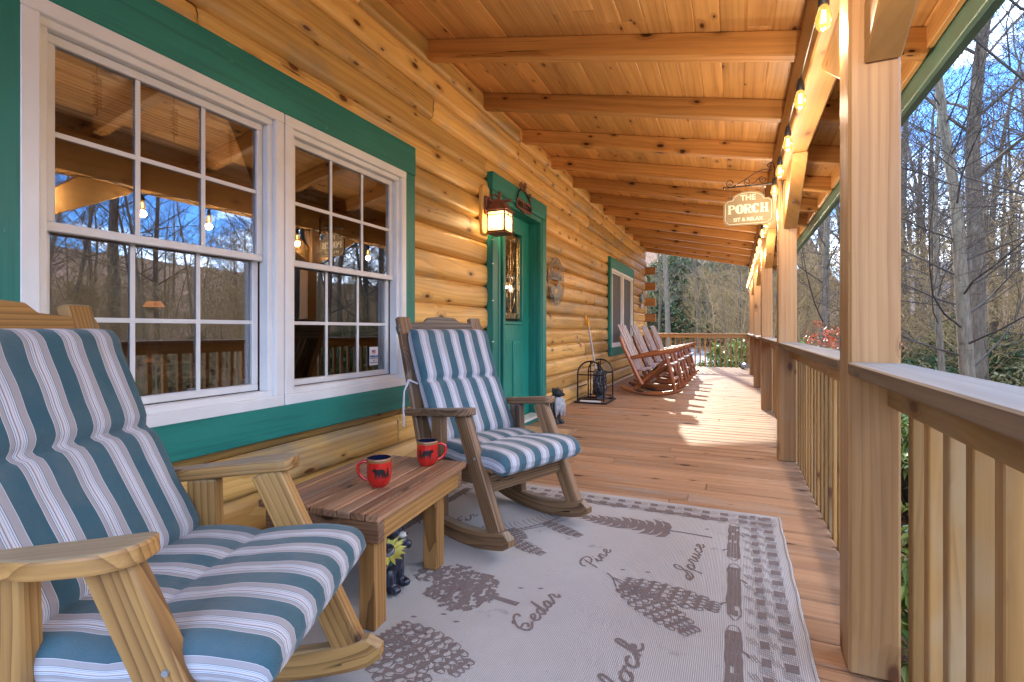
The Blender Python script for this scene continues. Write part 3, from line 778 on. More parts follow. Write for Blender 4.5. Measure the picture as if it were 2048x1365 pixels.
# gingham border
def border(side):
    u = .0
    L_ = (RY1 - RY0) if side in 'RL' else (RX1 - RX0)
    n = int(L_ / .094)
    for i in range(n):
        for (off, w) in ((.045, .046), (.118, .036)) if side in 'RL' else ((.05, .05), (.125, .05)):
            s = .03 + i * .094 + (0 if off < .1 else .0)
            def P(a, b):      # a along the edge, b inward
                return {'R': (RX1 - b, RY1 - a), 'L': (RX0 + b, RY1 - a), 'T': (RX0 + a, RY1 - b), 'B': (RX0 + a, RY0 + b)}[side]
            j = lambda: random.uniform(-.0015, .0015)
            poly([P(s + .004 + j(), off + .003 + j()), P(s + .046 + j(), off + .003 + j()), P(s + .046 + j(), off + w - .005 + j()), P(s + .004 + j(), off + w - .005 + j())])
            for q in range(4):
                a = s + .05 + .0105 * q + .003
                ribbon([P(a - .008, off + w + .004), P(a + .008, off - .004)], .0024, wob=.3)
            for q in range(3):
                b = off + w + .006 + q * .010
                ribbon([P(s + .0, b + .010), P(s + .036, b - .008)], .0024, wob=.3)
for s_ in 'RLT': border(s_)
# log border
def log_shape(x0, y0, x1, y1, w=.046):
    d = math.hypot(x1 - x0, y1 - y0); ux, uy = (x1 - x0) / d, (y1 - y0) / d; n = 14
    G = lambda a, b: (x0 + ux * a - uy * b, y0 + uy * a + ux * b)
    A = [G(d * i / n, w / 2 * (1 + random.uniform(-.16, .16))) for i in range(1, n)]; B = [G(d * i / n, -w / 2 * (1 + random.uniform(-.16, .16))) for i in range(1, n)]
    for i in range(n - 2):
        for k in range(4):
            if random.random() < .93:
                f0, f1 = k / 4, (k + 1) / 4 - .03
                mixp = lambda P, Q, f: (P[0] + (Q[0] - P[0]) * f, P[1] + (Q[1] - P[1]) * f)
                poly([mixp(A[i], B[i], f0), mixp(A[i + 1], B[i + 1], f0), mixp(A[i + 1], B[i + 1], f1), mixp(A[i], B[i], f1)])
    ribbon(A, .005); ribbon(B, .005)
    ribbon([A[0], G(.004, w * .3), G(-.004, 0), G(.004, -w * .3), B[0], G(d / n + .016, 0), A[0]], .0045)
    ribbon([A[-1], G(d - .004, w * .2), G(d + .004, 0), B[-1], G(d - .03, 0), A[-1]], .0045)
    for a, s in ((.3, 1), (.75, -1)):
        ribbon([G(d * a, s * w * .45), G(d * a + .012, s * w * .85), G(d * a + .028, s * w * 1.0)], .009)
for x in (-.003, -1.565):
    y = 2.90
    while y > -.3: log_shape(x, y, x + random.uniform(-.004, .004), y - .46); y -= .50
x = -1.5
while x < -.1: log_shape(x, 2.93, min(x + .46, -.05), 2.93 + random.uniform(-.004, .004), .036); x += .50
# cursive letters as pen strokes (x right, y up, x-height 1)
GL = {
 'P': ([[(.55, 2.2), (.35, 1.2), (.15, -.3)], [(-.35, 1.2), (-.5, 1.7), (-.1, 2.35), (.7, 2.5), (1.25, 2.1), (1.1, 1.4), (.6, 1.05), (.35, 1.15)]], 1.15),
 'F': ([[(.9, 1.9), (.7, 1.0), (.35, .1), (-.1, -.2), (-.35, .2)], [(-.2, 1.6), (-.3, 2.1), (.2, 2.3), (.9, 2.1), (1.6, 2.25)], [(.35, 1.1), (.8, 1.15), (1.1, 1.3)]], 1.2),
 'S': ([[(-.5, 0), (0, .1), (.7, 1.0), (1.15, 2.1), (1.0, 2.6), (.65, 2.3), (.6, 1.6), (.85, .9), (.6, .1), (.1, -.25), (-.35, .1), (-.1, .6), (.5, .5)]], 1.15),
 'C': ([[(1.1, 1.9), (1.2, 2.3), (.9, 2.5), (.4, 2.1), (0, 1.2), (.1, .3), (.55, -.05), (1.2, .4)], [(.35, 2.2), (.1, 1.9), (.3, 1.7)], [(.1, .9), (.6, 1.0), (.8, .6), (.5, .3)]], 1.35),
 'H': ([[(.2, 2.3), (.1, 1.1), (-.1, 0)], [(1.3, 2.4), (1.05, 1.2), (1.0, .1), (1.4, .2)], [(0, 1.1), (1.1, 1.25)]], 1.5),
 'i': ([[(0, .3), (.3, 1.0), (.22, .3), (.35, 0), (.7, .3)], [(.42, 1.5), (.5, 1.6)]], .7),
 'r': ([[(0, .3), (.3, .9), (.38, 1.15), (.7, .95), (.6, .3), (.75, 0), (1.05, .3)]], 1.05),
 'n': ([[(0, .3), (.28, 1.0), (.2, 0)], [(.22, .4), (.5, .9), (.75, .9), (.68, .25), (.85, 0), (1.2, .3)]], 1.2),
 'm': ([[(0, .3), (.28, 1.0), (.2, 0)], [(.22, .4), (.5, .95), (.7, .8), (.62, 0)], [(.65, .4), (.9, .95), (1.15, .8), (1.08, .2), (1.25, 0), (1.6, .3)]], 1.6),
 'e': ([[(0, .3), (.5, .55), (.75, .85), (.5, 1.05), (.2, .7), (.25, .15), (.6, 0), (1.0, .3)]], 1.0),
 'c': ([[(.75, .8), (.55, 1.0), (.2, .7), (.2, .2), (.5, 0), (.95, .3)]], .95),
 'a': ([[(.75, .85), (.45, 1.0), (.12, .6), (.2, .1), (.5, .1), (.75, .9), (.7, .2), (.85, 0), (1.15, .3)]], 1.15),
 'd': ([[(.7, .85), (.4, 1.0), (.1, .6), (.2, .1), (.5, .1), (.95, 2.3)], [(.95, 2.3), (.72, .3), (.85, 0), (1.15, .3)]], 1.15),
 'o': ([[(.5, 1.0), (.15, .75), (.15, .2), (.45, 0), (.75, .3), (.75, .8), (.5, 1.0), (.75, .85), (1.05, .9)]], 1.05),
 'l': ([[(0, .3), (.5, 1.3), (.6, 2.2), (.38, 2.35), (.25, 1.6), (.28, .3), (.45, 0), (.8, .3)]], .8),
 'k': ([[(0, .3), (.5, 1.3), (.6, 2.2), (.38, 2.35), (.25, 1.4), (.2, 0)], [(.25, .6), (.65, 1.0), (.7, .75), (.35, .55), (.7, .1), (1.1, .25)]], 1.1),
 'p': ([[(0, .3), (.35, 1.1), (.2, .2), (.05, -1.1)], [(.25, .6), (.55, 1.0), (.8, .7), (.7, .15), (.35, .05)], [(.7, .1), (1.0, .3)]], 1.05),
 'u': ([[(0, .3), (.28, 1.0), (.22, .2), (.45, 0), (.75, .5), (.82, 1.0), (.75, .3), (.9, 0), (1.2, .3)]], 1.2),
}
def word(txt, start, end, h, w):
    """written from start to end on the rug; letter tops point to the left of the writing direction"""
    adv = sum(GL[c][1] for c in txt); dx, dy = end[0] - start[0], end[1] - start[1]; d = math.hypot(dx, dy); sc = d / adv
    ux, uy = dx / d, dy / d; x = 0
    for ch in txt:
        for st_ in GL[ch][0]:
            P = [(x + a + .18 * b, b) for a, b in st_]
            Q = [(start[0] + ux * a * sc - uy * b * h, start[1] + uy * a * sc + ux * b * h) for a, b in P]
            ribbon(smooth(Q, 5), w, wob=.25)
        x += GL[ch][1]
word('Pine', fl(1190, 1140), (fl(1190, 1140)[0] + .03, fl(1190, 1140)[1] + .20), .032, .009)
word('Spruce', (-.165, 2.20), (-.13, 2.56), .032, .008)
word('Cedar', (-.64, 1.58), (-.61, 1.85), .035, .010)
word('Hemlock', (-.29, 1.12), (-.265, 1.67), .038, .011)
word('Fir', (-1.31, 2.29), (-1.29, 2.47), .032, .009)
word('Pin', (-1.24, 1.02), (-1.22, 1.24), .045, .012)
# lying spruce tree
x0, x1, yc = -.77, -.10, 2.675
ribbon([(x0 + .05, yc), (x1 - .12, yc - .004), (x1, yc - .012)], .011)
n = 11
for i in range(n):
    x = x0 + .02 + i * .042; hw = .042 + .0085 * i + random.uniform(-.006, .006)
    for s in (-1, 1):
        q = random.uniform(.7, 1.1) * hw
        poly([(x - .012, yc), (x - .004, yc + s * q * .5), (x - .028, yc + s * q), (x + .018, yc + s * q * .8), (x + .034, yc + s * q * .35), (x + .03, yc)][::s])
# pine cones: a net of scales
def cone(base, tip, w, rows=8):
    dx, dy = tip[0] - base[0], tip[1] - base[1]; d = math.hypot(dx, dy); ux, uy = dx / d, dy / d
    G = lambda a, b: (base[0] + ux * a - uy * b, base[1] + uy * a + ux * b)
    prof = lambda t_: w / 2 * max(.3, math.sin(math.pi * min(.93, t_ * .83 + .12)) ** .6)
    for i in range(rows):
        t_ = (i + .5) / rows; hw = prof(t_); nn = 4 if i % 2 else 5
        for k in range(nn):
            b = hw * (2 * (k + .5) / nn - 1); a = d * t_; rw = hw / nn * 1.0; rh = d / rows * .62
            P = [G(a - rh * .7, b), G(a - rh * .1, b + rw), G(a + rh * .75, b + rw * .8), G(a + rh, b), G(a + rh * .75, b - rw * .8), G(a - rh * .1, b - rw)]
            P = [(x + random.uniform(-.002, .002), y + random.uniform(-.002, .002)) for x, y in P]
            ribbon(P, .0048, True, .3)
            poly([P[0], P[1], G(a + rh * .3, b + rw * .45), G(a + rh * .15, b - rw * .2), G(a + rh * .25, b - rw * .7), P[5]])
            if random.random() < .35: poly([P[1], P[2], G(a + rh * .2, b + rw * .5)])
cone((-.42, 2.055), (-.055, 2.0), .15); cone((-.405, 2.02), (-.13, 1.80), .15, 8)
for q in ((-.42, 2.06), (-.41, 2.03), (-.43, 2.0)): ribbon([(-.49, 2.10), (-.46, 2.07), q], .006)
cone((-1.08, 1.42), (-.74, 1.33), .17); cone((-1.10, 1.36), (-.80, 1.18), .17)
# cedar: lobed crown with gaps
random.seed(21)
def blobfill(cx_, cy_, r, hole=.30, st=.0085):
    nn = int(r / st)
    for i in range(-nn, nn + 1):
        for k in range(-nn, nn + 1):
            x, y = i * st, k * st; rr = math.hypot(x, y); a = math.atan2(y, x)
            if rr > r * (1 + .06 * math.sin(9 * a + cx_ * 50) + .05 * math.sin(17 * a)): continue
            v = noise.noise(((cx_ + x) * 60, (cy_ + y) * 48, 3.3))
            if v > hole - .12 * 0: continue
            j = lambda: random.uniform(-.0012, .0012)
            poly([(cx_ + x - st * .52 + j(), cy_ + y - st * .52 + j()), (cx_ + x + st * .52 + j(), cy_ + y - st * .52 + j()), (cx_ + x + st * .52 + j(), cy_ + y + st * .52 + j()), (cx_ + x - st * .52 + j(), cy_ + y + st * .52 + j())])
blobfill(-.955, 1.79, .10, .22); blobfill(-1.04, 1.70, .075, .22); blobfill(-1.07, 1.83, .085, .22); blobfill(-.95, 1.675, .085, .22); blobfill(-1.16, 1.80, .07, .1); blobfill(-.90, 1.73, .07, .2)
poly([(-.88, 1.728), (-.74, 1.712), (-.735, 1.74), (-.88, 1.752)])
# pine sprig with two small cones
stem = smooth([(-1.10, 2.20), (-1.06, 2.32), (-.98, 2.42), (-.90, 2.55), (-.86, 2.66)], 5); ribbon(stem, .008)
for i, p in enumerate(stem[:-1]):
    for s in (-1, 1):
        if i % 1 == 0: ribbon(smooth([p, (p[0] - .045 * s, p[1] + .02), (p[0] - .08 * s, p[1] + .055 + random.uniform(-.01, .01))], 3), .0036)
for (a, b) in (((-1.0, 2.24), (-.80, 2.16)), ((-.92, 2.52), (-.70, 2.42)), ((-1.06, 2.36), (-.94, 2.28))): cone(a, b, .085, 6)
# worn patches of stray marks
for (px, py) in ((1410, 1063), (1240, 1145), (1290, 1150), (1075, 1183), (905, 1250), (880, 1235), (820, 1240), (1035, 1182)):
    X_, Y_ = fl(px, py); poly([(X_, Y_), (X_ + .018, Y_ + .004), (X_ + .024, Y_ + .014), (X_ + .006, Y_ + .012)])
pm.build('woven_pattern', M['rugb'], rug, True)

# ================================================================== CUSHIONED ROCKERS
def rocker(name, label, loc, rz, wm, crest):
    t = thing(name, label, 'rocking chair', loc, rz, 'cushioned rocking chairs'); Rr = 1.15; HW = .286
    zr = lambda x: Rr - math.sqrt(Rr * Rr - (x - .10) ** 2)
    rz_ = {}
    for s in (-1, 1):
        m = MB(); n = 26; vs = []; fs = []; ws = []
        for i in range(n + 1):
            x = -.52 + .98 * i / n; z = zr(x); e = min(1, (n - i) / 1.6 + .35) if i > n - 2 else min(1, i / 2 + .35)
            for (dy, dz) in ((-.019, 0), (.019, 0), (.022, .004), (.022, .076 * e), (.016, .082 * e), (-.016, .082 * e), (-.022, .076 * e), (-.022, .004)):
                vs.append((x, s * HW + dy, z + dz + (1 - e) * .02)); ws.append((x * 1.0 + 3 * s, dz + .02, dy + .3 * s))
        for i in range(n):
            for k in range(8): fs.append((i * 8 + k, i * 8 + (k + 1) % 8, (i + 1) * 8 + (k + 1) % 8, (i + 1) * 8 + k))
        fs += [tuple(range(8)), tuple(n * 8 + k for k in range(8))[::-1]]
        m.add(vs, fs, ws); m.build('runner', wm, t)
        m = MB(); m.bar((.365, s * HW, zr(.365) + .072), (.125, s * HW, .610), .042, .088, (0, 0, 1), .005); m.build('front_leg', wm, t)
        m = MB(); m.bar((-.045, s * HW, zr(-.045) + .07), (-.06, s * HW, .585), .042, .085, (1, 0, 0), .005); m.build('rear_leg', wm, t)
        # arm: paddle outline
        out = [(-.32, -.03), (-.32, .03), (-.14, .033), (-.03, .038), (.04, .055), (.12, .06), (.17, .052), (.205, .025), (.208, -.015), (.19, -.04), (.1, -.036), (-.1, -.032)]
        out = smooth([(a, b * s) for a, b in out], 3, True)
        Ma = rotm(0, R(-6.5), 0); m = MB(); m.prism(out, .036, Ma, (0, s * (HW + .010), .592)); o = m.build('armrest', wm, t)
        bv = o.modifiers.new('bevel', 'BEVEL'); bv.width = .007; bv.segments = 2; bv.limit_method = 'ANGLE'
        m = MB(); m.bar((-.155, s * .262, .22), (-.428, s * .262, 1.09), .036, .085, (0, 1, 0), .006); m.build('back_post', wm, t)
        m = MB(); m.bar((.26, s * .262, .335), (-.20, s * .262, .31), .036, .085, (0, 0, 1), .004); m.build('seat_rail', wm, t)
        for (x, z) in ((.24, .42), (-.28, .585), (.30, .12)): m = MB(); m.tube([(x, s * (HW + .02), z), (x, s * (HW + .026), z)], .006, 8); m.build('bolt', M['greymetal'], t)
    m = MB()
    for i in range(9): m.box((.30 - .065 * i, 0, .372 - .006 * i), (.055, .56, .02), bev=.003, grain=1)
    m.build('seat_slat', wm, t)
    m = MB(); ax = Vector((-.24, 0, .88)).normalized(); nx = Vector((.88, 0, .24)).normalized()
    for i in range(6): y = -.2 + .08 * i; m.bar(Vector((-.155, y, .33)) , Vector((-.385, y, 1.0)), .06, .018, (1, 0, 0), .003)
    m.build('back_slat', wm, t)
    # crest rail with a stepped, scalloped top
    top = [(-.315, .06), (-.30, .085), (-.27, .088), (-.22, .082), (-.13, .088), (-.10, .115), (0, .122), (.10, .115), (.13, .088), (.22, .082), (.27, .088), (.30, .085), (.315, .055), (.31, .02), (.28, .0), (.27, -.02), (-.27, -.02), (-.28, .0), (-.31, .02)]
    Mc = Matrix((tuple((0, -.262, .965)), tuple((1, 0, 0)), tuple((0, .965, .262)))).transposed() if False else Matrix(((0, -.262, .965), (1, 0, 0), (0, .965, .262)))
    m = MB(); m.prism(top, .03, Mc, (-.408, 0, .975)); o = m.build('crest_rail', crest, t)
    bv = o.modifiers.new('bevel', 'BEVEL'); bv.width = .008; bv.segments = 2; bv.limit_method = 'ANGLE'
    m = MB(); m.box((.27, 0, .30), (.035, .53, .085), bev=.004, grain=1); m.box((-.19, 0, .28), (.035, .49, .08), bev=.004, grain=1); m.build('cross_rail', wm, t)
    return t
rzA = math.atan2(.394, .919); rzB = math.atan2(-.355, .935)
LA = (-1.254, .753, 0.009); LB = (-1.221, 2.45, 0.009)
rocker('rocking_chair', 'near wooden rocker in the left foreground, honey toned with weathered paddle arms', LA, rzA, M['rocker2'], M['rocker2'])
rocker('rocking_chair', 'dark weathered wooden rocker between the small table and the teal door', LB, rzB, M['rocker'], M['crest'])

def loft_pad(mb, path, W, T, folds, nx=22, edge=.022, lump=1., seed=0, side_u=True):
    """path: list of (x, z) centre line; thickness T; folds: (position 0..1, depth)"""
    # arclength
    P = [Vector((p[0], 0, p[1])) for p in path]; S_ = [0]
    for a, b in zip(P[:-1], P[1:]): S_.append(S_[-1] + (b - a).length)
    Ltot = S_[-1]; n = int(Ltot / .011); rings = []
    def at(s):
        for i in range(len(S_) - 1):
            if s <= S_[i + 1] + 1e-9: f = (s - S_[i]) / (S_[i + 1] - S_[i]); return P[i].lerp(P[i + 1], f)
        return P[-1]
    # cross-section template: rounded rect, parameter list of (y, side) -> perimeter
    tpl = []
    hw = W / 2
    for i in range(nx + 1): tpl.append((-1 + 2 * i / nx, 1))
    vs = []; us = []; fs = []; per = None
    for i in range(n + 1):
        s = Ltot * i / n; p = at(s); a = at(max(0, s - .012)); b = at(min(Ltot, s + .012)); t_ = (b - a).normalized(); nrm = Vector((t_.z, 0, -t_.x)) * -1
        if nrm.z < 0 and abs(nrm.z) > abs(nrm.x): nrm = -nrm
        if nrm.x < 0 and abs(nrm.x) >= abs(nrm.z): nrm = -nrm
        e = min(s, Ltot - s); th = T * min(1, (.30 + .7 * math.sqrt(max(0, 1 - (1 - min(1, e / .045)) ** 2))))
        cr = 0
        for (f, dp) in folds: cr += dp * math.exp(-((s - f * Ltot) / .013) ** 2) + dp * .45 * math.exp(-((s - f * Ltot) / .04) ** 2)
        ring = []
        hw_ = hw * (1 - .03 * (1 - min(1, e / .04)))
        for k in range(nx + 1):
            q = -1 + 2 * k / nx; y = hw_ * (math.sin(q * math.pi / 2 * .995) * .35 + q * .65)
            ed = min(1, (hw_ - abs(y)) / edge); ed = math.sqrt(max(0, 1 - (1 - ed) ** 2))
            puff = .010 * math.cos(min(1, abs(y) / hw) * math.pi / 2) * lump
            lm = .0055 * lump * noise.noise((s * 5 + seed, y * 5, seed)) + .003 * lump * noise.noise((s * 15 + seed, y * 13, seed))
            h = th / 2 * (.62 + .38 * ed) + (puff + lm) * min(1, e / .04) - cr * (.5 + .5 * ed)
            v = p + nrm * h; v.y = y; ring.append((v, y))
        bot = []
        for k in range(nx + 1):
            q = 1 - 2 * k / nx; y = hw_ * (math.sin(q * math.pi / 2 * .995) * .35 + q * .65)
            ed = min(1, (hw_ - abs(y)) / edge); ed = math.sqrt(max(0, 1 - (1 - ed) ** 2))
            v = p - nrm * (th / 2 * (.62 + .38 * ed) - cr * .35); v.y = y; bot.append((v, y))
        full = ring + [None] * 2 + bot + [None] * 2
        R1, B0 = ring[-1][0], bot[0][0]; R0, B1 = ring[0][0], bot[-1][0]
        seq = [(v, y) for v, y in ring]
        for f in (.3, .7): v = R1.lerp(B0, f); v.y += .006; seq.append((v, hw + th * f))
        seq += [(v, y + .0) for v, y in bot]
        for f in (.3, .7): v = B1.lerp(R0, f); v.y -= .006; seq.append((v, -hw - th * (1 - f)))
        m_ = len(seq)
        for v, u in seq: vs.append(v); us.append((u + .5, s))
    for i in range(n):
        for k in range(m_): fs.append((i * m_ + k, i * m_ + (k + 1) % m_, (i + 1) * m_ + (k + 1) % m_, (i + 1) * m_ + k))
    fs.append(tuple(range(m_))); fs.append(tuple(n * m_ + k for k in range(m_))[::-1])
    mb.add(vs, fs, None, .5, 0, us)
def cushion(label, loc, rz, seed):
    t = thing('chair_cushion', label, 'chair cushion', (loc[0], loc[1], loc[2] + .385), rz, 'striped high back chair cushions')
    zz = -.385
    sc = lambda pts: smooth(pts, 5)
    m = MB(); loft_pad(m, sc([(-.10, .402 + zz), (.02, .408 + zz), (.12, .401 + zz), (.25, .412 + zz), (.34, .41 + zz), (.415, .392 + zz)]), .565, .092, [(.42, .005)], seed=seed, nx=26)
    sharp(m.build('seat_pad', M['stripe'], t), 75)
    m = MB(); loft_pad(m, sc([(-.085, .43 + zz), (-.135, .53 + zz), (-.19, .64 + zz), (-.238, .74 + zz), (-.278, .83 + zz), (-.318, .93 + zz), (-.345, 1.02 + zz)]), .545, .092, [(.53, .018)], seed=seed + 5, nx=26)
    sharp(m.build('backrest_pad', M['stripe'], t), 75)
    m = MB()
    for k in range(2):
        y = -.275; pts = smooth([(-.29, y, 0)[:2], (-.31, y - .03)], 2)
        P = [(-.26, y, .73 + zz), (-.30, y - .025 - .01 * k, .75 + zz), (-.315, y - .05, .69 + zz), (-.31 - .01 * k, y - .06 + .012 * k, .60 + zz), (-.315 + .02 * k, y - .052 - .012 * k, .53 + zz - .03 * k)]
        m.tube(P, .0045, 6)
    m.build('fabric_tie', M['curtain'], t)
    return t
cushion('teal and grey striped high back cushion on the near rocker in the left foreground', LA, rzA, 1)
cushion('teal and grey striped high back cushion on the darker rocker by the door', LB, rzB, 9)

# ================================================================== SIDE TABLE
rt = R(5.4); TL = (-1.34, 1.657, .009)
t = thing('side_table', 'low slatted wooden side table between the two cushioned rockers', 'table', TL, rt)
m = MB(); n = 9; w = .50 / n
for i in range(n): m.box((-.25 + w * (i + .5), 0, .403), (w - .005, .712, .026), bev=.003, grain=1)
m.build('tabletop', M['table'], t)
for s in (-1, 1):
    m = MB(); m.box((s * .218, .0, .352), (.03, .60, .074), bev=.003, grain=1); m.build('long_apron', M['tleg'], t)
    m = MB(); m.box((0, s * .318, .350), (.47, .034, .078), bev=.003, grain=0); m.build('end_apron', M['table'], t)
for (x, y) in ((.165, -.27), (.165, .185), (-.165, -.27), (-.165, .24)):
    m = MB(); m.box((x + .005 * (1 if x > 0 else -1), y, .1945), (.066, .072, .389), bev=.005, grain=2); m.build('leg', M['tleg'], t)

# ================================================================== MUGS
M['mugred'] = plain('glazed_red', (.46, .014, .010), .12, var=.12, spec=.8); M['mugblack'] = plain('glazed_black', (.008, .01, .03), .1, spec=.8)
M['mugrim'] = plain('glazed_brown_rim', (.22, .10, .035), .2, var=.25, spec=.7); M['mugink'] = plain('black_glaze_art', (.012, .008, .008), .3, var=.05)
BEAR = [(-.5, .05), (-.46, .2), (-.42, .34), (-.30, .44), (-.05, .47), (.15, .44), (.28, .48), (.36, .56), (.40, .52), (.47, .47), (.60, .36), (.58, .29), (.45, .28), (.38, .20), (.33, 0), (.33, -.22), (.22, -.24), (.2, -.05), (.12, .02), (.08, -.22), (-.03, -.24), (-.03, 0), (-.16, .02), (-.2, -.22), (-.32, -.24), (-.30, -.02), (-.38, -.08), (-.38, -.24), (-.5, -.24)]
FIR = [(0, .5), (-.10, .28), (-.04, .30), (-.16, .06), (-.07, .09), (-.2, -.16), (-.03, -.12), (-.03, -.24), (.03, -.24), (.03, -.12), (.2, -.16), (.07, .09), (.16, .06), (.04, .30), (.10, .28)]
def wrap(mb, pts, r, a0, z0, sc, flip=1, mat=0, rf=None):
    """flat art laid on the round side of a mug, facing angle a0"""
    P = [(flip * p[0] * sc, p[1] * sc) for p in pts]; n = len(P); st = .0009
    def inside(x, z):
        c_ = False
        for k in range(n):
            (x1, z1), (x2, z2) = P[k], P[k - 1]
            if (z1 > z) != (z2 > z) and x < (x2 - x1) * (z - z1) / (z2 - z1) + x1: c_ = not c_
        return c_
    xs_ = [p[0] for p in P]; zs_ = [p[1] for p in P]; z = min(zs_) + st / 2
    while z < max(zs_):
        x = min(xs_) + st / 2; run = None
        while x < max(xs_) + st:
            if inside(x, z):
                vs = []
                for (dx, dz) in ((-.5, -.5), (.5, -.5), (.5, .5), (-.5, .5)):
                    zz_ = z + dz * st; rr = (rf(z0 + zz_) if rf else r) + .0006; a = a0 + (x + dx * st) / r; vs.append((rr * math.cos(a), rr * math.sin(a), z0 + zz_))
                mb.add(vs, [(0, 1, 2, 3)], None, .5, mat)
            x += st
        z += st
def mug(label, x, y, rz, hside, art):
    t = thing('coffee_mug', label, 'mug', (x, y, .009 + .4165), rz, 'red bear mugs on the side table')
    rf = lambda z: .047 - .016 * max(0, (1 - z / .045)) ** 2
    prof = [(.0, .0), (.029, .0), (.031, .002)] + [(rf(z), z) for z in (.006, .012, .02, .03, .04, .06, .08, .096)]
    m = MB(); m.lathe(prof, 40); m.add
    o = sharp(m.build('mug_body', M['mugred'], t, smooth=True), 60)
    m = MB(); m.lathe([(.047, .096), (.0475, .104), (.0468, .1095), (.0455, .1105), (.0440, .109)], 40); sharp(m.build('rim', M['mugrim'], t), 60)
    m = MB(); m.lathe([(.0440, .109), (.043, .09), (.042, .04), (.03, .012), (0, .01)], 40); sharp(m.build('inner_glaze', M['mugblack'], t), 60)
    m = MB(); P = smooth([(.043, .092), (.062, .094), (.080, .080), (.078, .052), (.060, .030), (.040, .024)], 5)
    m.tube([(px * math.cos(hside), px * math.sin(hside), pz) for px, pz in P], [.0062] * len(P), 10)
    sharp(m.build('handle', M['mugred'], t), 70)
    m = MB(); wrap(m, BEAR, .047, 0, .052, .048, art, rf=rf)
    wrap(m, FIR, .047, -art * .72, .052, .055, 1, rf=rf); wrap(m, [(-1.0, .0), (1.1, 0), (1.1, .03), (-1.0, .03)], .047, -art * .2, .0385, .036, 1, rf=rf)
    m.build('bear_picture', M['mugink'], t)
# art faces the camera: direction from the mug to the camera
def face(x, y): return math.atan2(0 - y, 0 - x)
mug('red bear mug with its handle to the left, nearer on the slatted table', -1.262, 1.585, face(-1.262, 1.585), R(-100), -1)
mug('red bear mug with its handle to the right, farther on the slatted table', -1.258, 1.915, face(-1.258, 1.915), R(88), 1)
# ================================================================== LOG ROCKERS
def log_rocker(label, y0, wide=.74):
    t = thing('log_rocking_chair', label, 'rocking chair', (-1.2, y0 + wide / 2, 0), 0, 'row of red log rocking chairs')
    hw = wide / 2; Rr = 1.25; zr = lambda x: Rr - math.sqrt(Rr * Rr - (x - .02) ** 2)
    for s in (-1, 1):
        m = MB(); pts = []; rad = []
        for i in range(15):
            x = -.47 + .93 * i / 14; pts.append((x, s * (hw - .03), zr(x) + .03)); rad.append(.032 if 0 < i < 14 else .02)
        m.tube(pts, rad, 10); sharp(m.build('runner', M['redlog'], t), 70)
        y = s * (hw - .03)
        m = MB(); m.tube([(-.13, y, .17), (-.20, y, .30), (-.30, y, .52), (-.40, y, .72), (-.475, y, .92)], [.034, .036, .034, .033, .030], 10); sharp(m.build('back_post', M['redlog'], t), 70)
        m = MB(); m.tube([(.365, y, .10), (.32, y, .3), (.27, y, .5), (.215, y, .68)], [.028, .031, .032, .030], 10); sharp(m.build('front_leg', M['redlog'], t), 70)
        m = MB(); m.tube([(-.30, y, .585), (-.1, y, .625), (.15, y, .67), (.34, y, .71), (.42, y, .725)], [.030, .034, .036, .036, .030], 10); sharp(m.build('armrest', M['redlog'], t), 70)
        m = MB(); m.tube([(.22, y - s * .05, .55), (0, y - s * .05, .34), (-.26, y - s * .05, .07)], [.036, .040, .036], 10); sharp(m.build('brace', M['redlog'], t), 70)
    m = MB()
    for (x, z) in ((.29, .47), (.335, .25), (-.20, .38), (-.02, .2)): m.tube([(x, -hw + .03, z), (x, hw - .03, z)], .024, 8)
    m.tube([(-.33, -hw + .03, .60), (-.33, hw - .03, .60)], .022, 8); m.tube([(-.43, -hw + .03, .82), (-.43, hw - .03, .82)], .022, 8)
    sharp(m.build('cross_rail', M['redlog'], t), 70)
    m = MB(); n = 6
    for i in range(n): m.bar((.31 - i * .088, -hw + .06, .500 - i * .022), (.31 - i * .088, hw - .06, .500 - i * .022), .078, .022, (0, 0, 1), .004)
    m.build('seat_slat', M['redslat'], t)
    for i in range(4):
        y = (i - 1.5) * (wide - .22) / 3.2
        top = 1.13 - .012 * abs(i - 1.5)
        m = MB(); m.bar((-.215, y * .92, .40), (-.525, y * 1.06, top), .105, .020, (1, 0, 0), .005); m.build('back_slat', M['redslat'], t)
    return t
for i, (y, l) in enumerate(zip((8.05, 9.2, 10.35, 11.5), ('first red log rocker of the row, nearest the black hose rack', 'second red log rocker of the row, under the far window', 'third red log rocker of the row, between the second and the last', 'last red log rocker of the row, nearest the far balustrade'))):
    log_rocker(l, y)

# ================================================================== BLACK IRON RACK WITH HOSE
t = thing('metal_rack', 'black iron rack with two arched ends standing against the log wall', 'rack', (-1.835, 7.15, 0))
m = MB(); y0, y1, x0, x1 = -.28, .28, -.185, .185; r = .011
def arch(y):
    P = [(x0, y, .03), (x0, y, .2), (x0, y, .40)] + [(x0 + .185 - .185 * math.cos(a), y, .405 + .185 * math.sin(a)) for a in [math.pi * k / 14 for k in range(1, 14)]] + [(x1, y, .40), (x1, y, .2), (x1, y, .03)]
    m.tube(P, r, 8)
arch(y0); sharp(m.build('arched_end', M['iron'], t), 60); m = MB(); arch(y1); sharp(m.build('arched_end', M['iron'], t), 60)
m = MB()
for z in (.06, .40):
    for y in (y0, y1): m.tube([(x0, y, z), (x1, y, z)], .009, 8)
for z in (.06, .22):
    for x in (x0, x1): m.tube([(x, y0, z), (x, y1, z)], .009, 8)
for y in (y0, y1): m.tube([(0, y, .06), (0, y, .59)], .008, 8)
